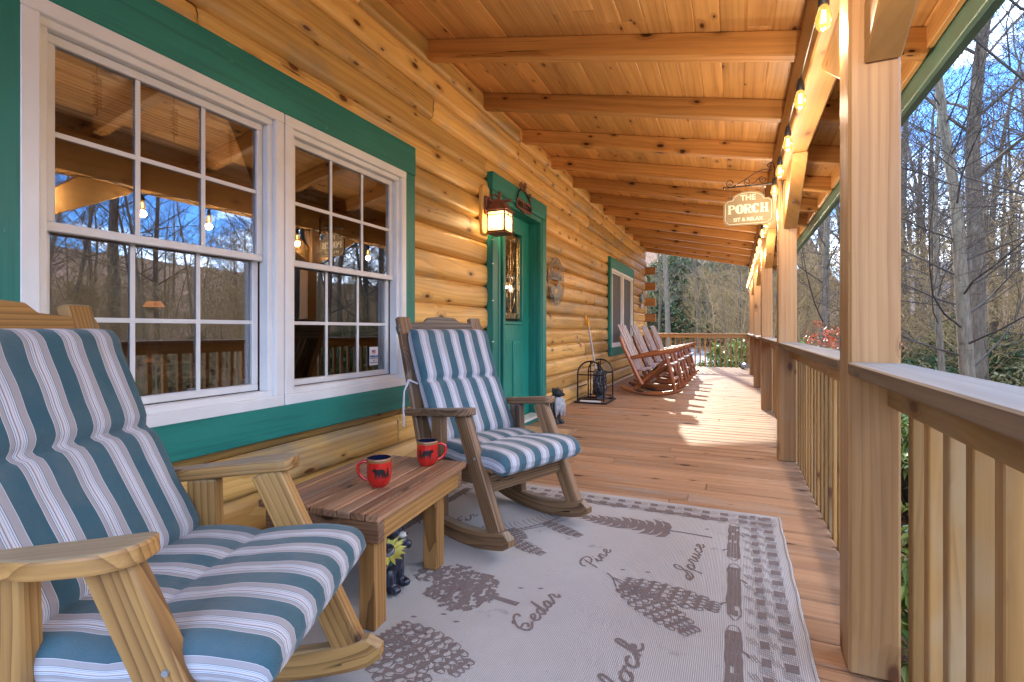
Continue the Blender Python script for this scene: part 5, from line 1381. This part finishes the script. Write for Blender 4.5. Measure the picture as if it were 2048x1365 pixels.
# dead leaves blown on the boards
M['leaf'] = plain('dry_leaf', (.40, .22, .09), .7, var=.4)
random.seed(5)
LV = []
for (x, y, s_) in ((-1.55, 7.6, .035), (-1.35, 7.3, .03), (-1.1, 6.2, .02), (.1, 2.35, .018), (.18, 2.6, .015), (.05, 3.4, .014), (-.3, 5.4, .018), (-1.2, 9.0, .02), (.15, 1.9, .014), (-.55, 4.0, .014), (.2, 2.15, .012), (-.1, 3.7, .012)):
    m = MB(); a = random.uniform(0, 6.28); n = 7
    P = smooth([(-1, 0), (-.4, .42), (.2, .36), (.6, .5), (1, 0), (.5, -.45), (-.1, -.3), (-.5, -.42)], 2, True)
    vs = [(s_ * (p[0] * math.cos(a) - p[1] * math.sin(a)), s_ * (p[0] * math.sin(a) + p[1] * math.cos(a)), .003 + s_ * .28 * (p[0] ** 2 + .5 * p[1])) for p in P]
    vs.append((0, 0, .002)); m.add(vs, [(i, (i + 1) % len(P), len(P)) for i in range(len(P))]); o = m.build('fallen_leaf', M['leaf']); o.location = (x, y, .001)
    tag(o, 'tiny dry brown leaf lying on the deck boards', 'leaf', 'dry leaves on the deck boards')
# ================================================================== THE LAND
def sstep(a, b, x): t = max(0., min(1., (x - a) / (b - a))); return t * t * (3 - 2 * t)
def gz(x, y):
    r = math.hypot(x + .5, y - 3); az = math.degrees(math.atan2(x, y))
    fwd = sstep(75, 20, abs(az + 8))
    base = -1.45 + .85 * fwd * sstep(10, 26, r) - .35 * (1 - fwd) * sstep(2, 12, r)
    if abs(az) > 180: az = 0
    k = .33 * sstep(13, 2, az) if az > 0 else .33 * sstep(-110, -50, az)
    k = max(k, .10 + .07 * sstep(35, 80, az) * sstep(160, 110, az))
    r0 = 44 - 14 * sstep(20, 60, abs(az))
    h = base + k * (math.hypot(max(0, r - r0), 3) - 3) * (1 if r < 120 else 1) 
    h += (.5 * noise.noise((x * .05, y * .05, 1)) + .18 * noise.noise((x * .2, y * .2, 4))) * sstep(6, 25, r)
    return h
def axisv(lo, hi, near, n):
    out = []
    for i in range(n + 1):
        t = -1 + 2 * i / n; v = (abs(t) ** 2.4) * (1 if t > 0 else -1); out.append(near + (v * (hi - near) if v > 0 else v * (near - lo)))
    return out
xs = axisv(-260, 260, 0, 110); ys = axisv(-120, 300, 10, 120)
m = MB(); vs = [(x, y, gz(x, y)) for y in ys for x in xs]; nx_ = len(xs)
m.add(vs, [(j * nx_ + i, j * nx_ + i + 1, (j + 1) * nx_ + i + 1, (j + 1) * nx_ + i) for j in range(len(ys) - 1) for i in range(nx_ - 1)])
t = NT('leaf_litter'); o_ = t.obj(); n1 = t.noise(o_, .35, 4.); n2 = t.noise(o_, 9., 6., .7); n3 = t.noise(o_, .12, 3.)
c = t.mix(t.mapr(n2, .3, .7), (.075, .038, .022), (.26, .145, .085)); c = t.mix(t.mapr(n1, .58, .7, 0, .8), c, t.mix(n2, (.04, .07, .015), (.13, .15, .05)))
c = t.mix(t.mapr(n3, .5, .6, 0, .3), c, (.20, .09, .05)); t.bsdf(c, .95, t.bump(n2, .8, .08), spec=.1); M['ground'] = t.m
o = m.build('ground', M['ground'], None, smooth=True); tag(o, 'leaf covered forest floor rising to a hillside', kind='structure')
# driveway
P = smooth([(-3.6, 15.6), (-2.9, 22), (-2.5, 30), (-3.2, 38), (-6.5, 44), (-13, 47), (-24, 47)], 8); m = MB(); vs = []
for i, p in enumerate(P):
    a = P[max(0, i - 1)]; b = P[min(len(P) - 1, i + 1)]; dx, dy = b[0] - a[0], b[1] - a[1]; l_ = math.hypot(dx, dy); n_ = (-dy / l_, dx / l_)
    for q in (-1.9, -.95, 0, .95, 1.9): X_, Y_ = p[0] + n_[0] * q, p[1] + n_[1] * q; vs.append((X_, Y_, gz(X_, Y_) + .05 - .03 * abs(q) / 1.9))
m.add(vs, [(5 * i + k, 5 * i + k + 1, 5 * i + k + 6, 5 * i + k + 5) for i in range(len(P) - 1) for k in range(4)])
M['road'] = plain('blue_grey_asphalt', (.13, .15, .18), .75, 0, .4, 80, .15)
tag(m.build('road', M['road'], None, smooth=True), 'blue grey driveway beyond the far balustrade', kind='structure')

# ================================================================== TREES
def bark(name, a, b, c3):
    t = NT(name); wc = t.attr('wc').outputs['Vector']; n = t.noise(t.vmul(wc, (5, 30, 30)), 1., 5., .65); n2 = t.noise(t.vmul(wc, (1.2, 6, 6)), 1., 4.)
    n3 = t.noise(t.vmul(wc, (22, 5, 5)), 1., 3.)
    c = t.mix(t.mapr(n, .3, .7), a, b); c = t.mix(t.mapr(n2, .55, .7, 0, .8), c, c3); c = t.mix(t.mapr(n3, .62, .7, 0, .5), c, tuple(q * .5 for q in a))
    t.bsdf(c, .85, t.bump(n, .8, .01), spec=.2); return t.m
M['bark'] = bark('grey_brown_bark', (.055, .04, .028), (.165, .12, .08), (.19, .165, .12))
M['pale'] = bark('pale_birch_bark', (.07, .055, .038), (.21, .165, .115), (.15, .125, .08))
M['darkbark'] = bark('dark_branch_bark', (.03, .023, .018), (.085, .065, .05), (.10, .09, .07))
M['twig'] = bark('backlight_tinted_twig_bark', (.15, .095, .04), (.40, .27, .12), (.26, .18, .085))  # golden glow of the backlight is put into the twig colour
def leafmat(name, a, b, c3, rough=.45):
    t = NT(name); rv = t.attr('rv').outputs['Fac']; o_ = t.obj(); n = t.noise(o_, 1.2, 3.)
    c = t.mix(rv, a, b); c = t.mix(t.mapr(n, .5, .68, 0, .7), c, c3)
    p = t.bsdf(c, rough, spec=.5); tr = t.n('ShaderNodeBsdfTranslucent'); t.put(tr.inputs[0], c); mx_ = t.n('ShaderNodeMixShader'); mx_.inputs[0].default_value = .35
    t.l(p.outputs[0], mx_.inputs[1]); t.l(tr.outputs[0], mx_.inputs[2]); t.l(mx_.outputs[0], t.out.inputs[0]); return t.m
M['rhodo'] = leafmat('rhododendron_leaf', (.02, .05, .018), (.07, .12, .03), (.14, .15, .045))
M['rhodob'] = leafmat('bright_rhododendron_leaf', (.05, .11, .025), (.20, .27, .05), (.30, .30, .07))
M['pineleaf'] = leafmat('pine_needles', (.045, .065, .02), (.13, .15, .045), (.17, .15, .05), .6)
M['redleaf'] = leafmat('orange_red_leaf', (.50, .07, .02), (.65, .17, .05), (.5, .10, .04))
M['oliveleaf'] = leafmat('olive_leaf', (.08, .085, .025), (.24, .205, .075), (.19, .14, .06))

def limb(mb, p, d, Ln, r, lvl, cfg, rng, n=None):
    n = n or (6 if lvl == 0 else 4 if lvl == 1 else 3); pts = [Vector(p)]; rad = [r]; d = Vector(d).normalized(); q = Vector(p)
    tip = cfg.get('tip', .004)
    for i in range(n):
        d = (d + Vector((rng.gauss(0, 1), rng.gauss(0, 1), rng.gauss(0, .8))) * cfg['wob'] * (1.4 if lvl else .9) + Vector((0, 0, cfg['up']))).normalized()
        q = q + d * Ln / n; pts.append(q.copy()); rad.append(max(tip, r * (1 - .80 * (i + 1) / n)))
    mb.tube(pts, rad, 5 if lvl == 0 else 4 if lvl == 1 else 3, rv=.5, cap=False)
    if lvl < cfg['lv']:
        for k in range(cfg['n'][lvl]):
            f = .18 + .8 * (k + rng.random()) / cfg['n'][lvl]; j = min(n - 1, int(f * n)); b = pts[j].lerp(pts[j + 1], f * n - j)
            dd = (pts[j + 1] - pts[j]).normalized(); s = dd.orthogonal().normalized(); s = Matrix.Rotation(rng.uniform(0, 6.28), 3, dd) @ s
            nd = dd * cfg.get('fw', .75) + s * rng.uniform(.5, .9)
            limb(mb, b, nd, Ln * rng.uniform(.34, .55) * (1.1 - .5 * f), max(tip, r * (1 - .8 * f) * .55), lvl + 1, cfg, rng)
def bare_tree(seed, h, r0, nlimb, cfg, lo=.22, bend=.02, mt='bark', mb_='bark', llen=.36, lean=(0, 0), name='bare_tree'):
    rng = random.Random(seed); tr = MB(); br = MB(); n = 18; pts = []; rad = []; q = Vector((0, 0, -.3)); d = Vector((lean[0], lean[1], 1)).normalized()
    for i in range(n + 1):
        pts.append(q.copy()); t_ = i / n; rad.append(max(.012, r0 * ((1 - t_) ** .8) * (1 + .35 * max(0, 1 - i / 1.5))))
        d = (d + Vector((rng.gauss(0, bend), rng.gauss(0, bend), .02))).normalized(); q = q + d * (h + .3) / n
    tr.tube(pts, rad, 9, rv=.5, cap=False)
    for k in range(nlimb):
        f = lo + (.97 - lo) * (k + rng.random()) / nlimb; j = min(n - 1, int(f * n)); b = pts[j].lerp(pts[j + 1], f * n - j)
        a = k * 2.4 + rng.uniform(-.5, .5); up_ = .35 + .7 * f
        nd = Vector((math.cos(a), math.sin(a), up_ + rng.uniform(-.2, .25)))
        Ln = h * llen * (1.15 - .85 * f) * rng.uniform(.7, 1.2)
        limb(br, b, nd, Ln, max(.006, r0 * (1 - f) * cfg.get('br', .30) + .004), 0, cfg, rng)
    e = bpy.data.objects.new(name, None); COL.objects.link(e)
    sharp(tr.build('trunk', M[mt], e), 80); br.build('crown', M[mb_], e)
    return e
CF = dict(wob=.13, up=.05, n=(7, 4), lv=2, tip=.0045)
protos = [bare_tree(11, 15, .17, 26, CF, .28), bare_tree(12, 18, .22, 26, CF, .34, .025), bare_tree(13, 12, .10, 26, CF, .2, .03, lean=(.06, 0)), bare_tree(14, 16, .14, 24, CF, .35, .03, lean=(-.08, .05), mt='pale')]
CS = dict(wob=.16, up=.04, n=(8, 5), lv=2, tip=.004, fw=.8)
sap = [bare_tree(21, 5.5, .035, 18, CS, .08, .05, 'twig', 'twig', .5, (.1, 0), name='bare_sapling'), bare_tree(22, 4.2, .03, 20, CS, .05, .07, 'twig', 'twig', .6, (-.15, .1), name='bare_sapling')]
for p_ in protos + sap: pass
def place(root, x, y, s=1., rz=None, label=None, cat='tree', group=None, first=None, dz=0., tilt=(0, 0)):
    o = root if not root.get('used') else copy_tree(root)
    root['used'] = 1
    if 'used' in o.keys() and o is not root: del o['used']
    o.location = (x, y, gz(x, y) + dz); o.scale = (s, s, s); o.rotation_euler = (tilt[0], tilt[1], rz if rz is not None else random.uniform(0, 6.28))
    for k_ in ('label', 'category', 'group'):
        if k_ in o.keys(): del o[k_]
    tag(o, label, cat, group); return o
random.seed(99)
# named trees near the porch
CN = dict(wob=.13, up=.05, n=(9, 6, 3), lv=3, tip=.0022, fw=.85, br=.16)
near1 = bare_tree(31, 12.5, .12, 58, CN, .16, .018, 'pale', 'darkbark', .24, (-.02, 0)); place(near1, 3.55, 10.6, 1., 0.3, 'pale barked bare tree close outside, its trunk rising just right of the big near post')
near2 = bare_tree(32, 12, .075, 44, CN, .2, .02, 'pale', 'darkbark', .24); place(near2, 4.3, 14.2, 1., 1.1, 'slimmer bare tree close behind and left of the pale trunk by the near post')
near3 = bare_tree(33, 11, .10, 26, dict(CN, wob=.18, br=.26, n=(8, 5, 3)), .34, .05, 'darkbark', 'darkbark', .40, (-.10, 0)); place(near3, 4.75, 8.3, 1., 0., 'dark crooked bare tree whose limbs reach in from the right edge against the sky')
near4 = bare_tree(34, 12, .11, 26, CN, .2, .02, 'pale', 'darkbark', .3); place(near4, 1.95, 14.6, 1., 2., 'pale barked bare tree seen between the first and second posts')
for (px, d, s, tl, pr, lab) in ((1338, 30, 1.25, (0, .05), 3, 'thickest pale trunk on the hillside beyond the far balustrade'), (1398, 36, .8, (0, .04), 0, 'thin bare tree in the middle of the view over the far balustrade'),
                       (1455, 33, .8, (0, .12), 2, 'slim leaning bare tree left of the last porch posts'), (1488, 37, .9, (0, .02), 3, 'straight grey bare tree just left of the farthest post'),
                       (1478, 26, .6, (0, -.10), 2, 'thin sapling trunk leaning left by the farthest post'), (1318, 41, .8, (0, 0), 0, 'far bare tree beside the projecting log ends'), (1650, 30, 1.3, (0, 0), 1, 'big dark bare trunk in the gap between the first two posts'), (1676, 20, .9, (0, 0), 3, 'grey straight bare tree seen just left of the big near post'),
                       (1836, 34, 1.0, (0, 0), 0, 'bare tree standing in front of the distant pale house'), (1960, 30, .75, (0, .03), 0, 'bare tree behind the pale near trunk, on its right'), (2020, 30, 1.1, (0, 0), 0, 'bare tree far right behind the weathered cap rail')):
    X_ = (px - 1470) * d * .000906; Y_ = (d + .4035 * X_) / .915; place(protos[pr], X_, Y_, s, None, lab, tilt=tl)
def corridor(x, y):            # keep the low sun's path to the porch open
    a = math.degrees(math.atan2(x + .8, y - 8)); return -19 < a < -7.5
n_ = 0; tries = 0
while n_ < 235 and tries < 8000:
    tries += 1
    a = R(random.uniform(-24, 100)); r = random.uniform(17, 90) if n_ < 95 else random.uniform(14, 40)
    if n_ > 190: a = R(random.uniform(42, 118)); r = random.uniform(34, 95)
    elif n_ > 130: a = R(random.uniform(13, 36)); r = random.uniform(22, 95)
    elif n_ > 112: a = R(random.uniform(60, 150)); r = random.uniform(26, 60)
    if a > R(48) and r < 24: continue
    x, y = r * math.sin(a), 3 + r * math.cos(a)
    if x < 4.0 and y < 24: continue
    if corridor(x, y) or (x < -1 and y < 26): continue
    if abs(x + 3) < 3 and y < 46: continue
    place(random.choice(protos), x, y, random.uniform(.75, 1.3), None, 'bare grey brown tree of the dense wood beyond the railing', 'tree', 'bare trees of the wood beyond the railing'); n_ += 1
n_ = 0
while n_ < 140:
    a = R(random.uniform(-14, 75)); r = random.uniform(16, 52); x, y = r * math.sin(a), 3 + r * math.cos(a)
    if (x < 2.6 and y < 19) or (corridor(x, y) and r < 40) or (abs(x + 3) < 2.6 and y < 42): continue
    if n_ % 7 == 0:
        a = R(random.uniform(-11, 6)); r = random.uniform(27, 50); x, y = r * math.sin(a), 3 + r * math.cos(a)
        if abs(x + 3) < 1.8 and y < 42: continue
    place(random.choice(sap), x, y, random.uniform(.8, 1.7), None, 'small bare sapling with golden backlight painted on, in the understory beyond the railing', 'sapling', 'bare saplings in the understory'); n_ += 1

def leafy(seed, R_, H_, nclump, nl, mat, ll=.11, lw=.032, name='evergreen_shrub', droop=.5, stems=True):
    rng = random.Random(seed); m = MB(); st = MB()
    for k in range(nclump):
        a = rng.uniform(0, 6.28); rr = R_ * math.sqrt(rng.random()); zt = H_ * (1 - .55 * (rr / R_) ** 2) * rng.uniform(.35, 1.0)
        c = Vector((rr * math.cos(a), rr * math.sin(a), zt))
        if stems and k % 3 == 0: st.tube([(c.x * .2, c.y * .2, -.2), (c.x * .6, c.y * .6, zt * .6), c], [.022, .014, .005], 4, rv=.5, cap=False)
        for w in range(nl):
            b = w * 2.4 + rng.uniform(-.4, .4); el = rng.uniform(-droop - .5, .55); d = Vector((math.cos(b) * math.cos(el), math.sin(b) * math.cos(el), math.sin(el)))
            s = d.cross(Vector((0, 0, 1))).normalized() * lw * rng.uniform(.7, 1.2); L_ = ll * rng.uniform(.7, 1.25); p = c + Vector((rng.gauss(0, .03), rng.gauss(0, .03), rng.gauss(0, .03)))
            e = p + d * L_ + Vector((0, 0, -L_ * droop * .4)); mid = p + d * L_ * .5
            m.add([p, mid + s, e, mid - s], [(0, 1, 2, 3)], None, rng.random())
    e = bpy.data.objects.new(name, None); COL.objects.link(e)
    m.build('foliage', M[mat], e)
    if stems: st.build('stem', M['darkbark'], e)
    return e
sh = [leafy(41, 1.5, 2.2, 420, 9, 'rhodo', .17, .045), leafy(42, 1.8, 3.0, 460, 9, 'rhodo', .19, .05), leafy(43, 1.3, 1.7, 380, 9, 'oliveleaf', .12, .04)]
n_ = 0
while n_ < 120:
    a = R(random.uniform(-17, 78)); r = random.uniform(17, 75); x, y = r * math.sin(a), 3 + r * math.cos(a)
    if n_ < 45: a = R(random.uniform(-13, 6)); r = random.uniform(40, 70); x, y = r * math.sin(a), 3 + r * math.cos(a)
    elif n_ < 85: a = R(random.uniform(12, 42)); r = random.uniform(12, 34); x, y = r * math.sin(a), 3 + r * math.cos(a)
    if (x < 3.2 and y < 24) or (abs(x + 3) < 3.2 and y < 44) : continue
    i_ = random.random(); k_ = 0 if i_ < .4 else 1 if i_ < .75 else 2
    if n_ < 45 and k_ == 2: k_ = 1
    if n_ >= 45 and k_ == 1: k_ = 2
    place(sh[k_], x, y, random.uniform(.9, 1.9) * (1.25 if n_ < 45 else .62), None, ('dark glossy evergreen shrub on the slope beyond the railing', 'tall dark evergreen thicket shrub on the slope beyond the railing', 'olive green shrub in the understory beyond the railing')[k_], 'shrub', ('dark evergreen shrubs', 'tall evergreen shrubs', 'olive understory shrubs')[k_]); n_ += 1
rb = leafy(51, 1.25, 1.75, 330, 10, 'rhodob', .15, .036, 'rhododendron', .75)
for (x, y, s, l) in ((.15, 17.4, 1.2, 'bright sunlit rhododendron behind the far balustrade, right half'), (1.9, 17.6, 1.1, 'sunlit rhododendron at the outer corner past the last post'), (1.75, 1.6, .78, 'green rhododendron below the nearest bay of balusters'), (1.9, 4.2, .85, 'green rhododendron outside the second bay of railing'), (2.3, 8.2, .9, 'green rhododendron outside the third bay of railing')):
    place(rb, x, y, s, None, l, 'rhododendron')
# pines
def pine(seed, h):
    rng = random.Random(seed); tr = MB(); m = MB(); tr.tube([(0, 0, -.3), (.05, 0, h * .5), (0, .05, h)], [.2, .14, .03], 8, rv=.5)
    for k in range(46):
        f = .42 + .58 * k / 46; z = h * f; L_ = h * .24 * (1.12 - f) + .4; a = k * 2.4; d = Vector((math.cos(a), math.sin(a), .15))
        tr.tube([(0, 0, z), Vector((0, 0, z)) + d * L_], [.03, .008], 4, rv=.5, cap=False)
        for q in range(9):
            c = Vector((0, 0, z)) + d * L_ * (.25 + .75 * q / 8) + Vector((rng.gauss(0, .16), rng.gauss(0, .16), rng.gauss(0, .10))); v = rng.random()
            for w in range(14):
                dd = Vector((rng.gauss(0, 1), rng.gauss(0, 1), rng.gauss(.3, .8))).normalized(); s = dd.orthogonal().normalized() * .012
                m.add([c - s, c + dd * .20, c + s], [(0, 1, 2)], None, v)
    e = bpy.data.objects.new('pine_tree', None); COL.objects.link(e); sharp(tr.build('trunk', M['bark'], e), 80); m.build('crown', M['pineleaf'], e); return e
pn = pine(61, 15)
for (px, d, s, l) in ((1850, 44, .95, 'yellowish green pine right of the big near post'), (1985, 50, 1.05, 'tall yellow green pine in the right background'), (2040, 40, .8, 'pine cut by the right edge of the photo'), (1905, 60, 1.1, 'distant pine behind the pale near trunk'), (1640, 55, .9, 'pine seen between the first and second posts'), (2120, 46, 1., 'pine beyond the right edge, seen mirrored in the window'), (2500, 40, 1.1, 'pine far to the right, seen mirrored in the window')):
    X_ = (px - 1470) * d * .000906; Y_ = (d + .4035 * X_) / .915; place(pn, X_, Y_, s, None, l, 'pine')
# orange red leaved branch
rng = random.Random(71); m = MB(); st = MB(); st.tube([(0, 0, -.3), (.1, .1, 1.6), (-.1, -.2, 2.6)], [.02, .015, .008], 5); 
for k in range(16):
    a = rng.uniform(0, 6.28); p0 = Vector((.05, .05, 1.9 + .6 * rng.random())); e_ = p0 + Vector((math.cos(a) * .8, math.sin(a) * .5, rng.uniform(-.1, .3))); st.tube([p0, e_], [.006, .002], 4, cap=False)
    for w in range(26):
        c = p0.lerp(e_, .3 + .7 * rng.random()) + Vector([rng.gauss(0, .05) for _ in range(3)]); d = Vector([rng.gauss(0, 1) for _ in range(3)]).normalized(); s = d.orthogonal().normalized() * .02
        m.add([c - d * .035, c + s, c + d * .035, c - s], [(0, 1, 2, 3)], None, rng.random())
e = bpy.data.objects.new('red_leaved_shrub', None); COL.objects.link(e); st.build('stem', M['darkbark'], e); m.build('foliage', M['redleaf'], e)
place(e, 2.05, 11.6, .95, 0, 'shrub with orange red leaves showing between the first and second posts', 'shrub', dz=.1)

# distant pale house on the right
hx, hy = 24., 84.; hz = gz(hx, hy) - .3
t = thing('distant_house', 'pale distant house behind the trees right of the big near post', 'house', (hx, hy, hz), R(-12))
M['hwall'] = plain('pinkish_siding', (.50, .42, .42), .7, var=.08); M['hroof'] = plain('grey_shingle', (.18, .17, .18), .8, 0, .4, 20, .2); M['hwin'] = plain('dark_window', (.03, .04, .06), .15)
m = MB(); m.box((0, 0, 2.4), (10, 7, 4.8), bev=.02); m.build('wall', M['hwall'], t)
m = MB(); m.add([(-5.5, -4, 4.7), (5.5, -4, 4.7), (5.5, 4, 4.7), (-5.5, 4, 4.7), (-5.5, 0, 7), (5.5, 0, 7)], [(0, 1, 5, 4), (2, 3, 4, 5), (0, 4, 3), (1, 2, 5), (0, 3, 2, 1)]); m.build('roof', M['hroof'], t)
for x in (-3.4, -.8, 3.2): m = MB(); m.box((x, -3.52, 3.2), (1.2, .06, 1.3), bev=.01); m.build('window', M['hwin'], t)
m = MB(); m.box((1.2, -3.52, 1.3), (1.0, .06, 2.1), bev=.01); m.build('door', M['hwin'], t)
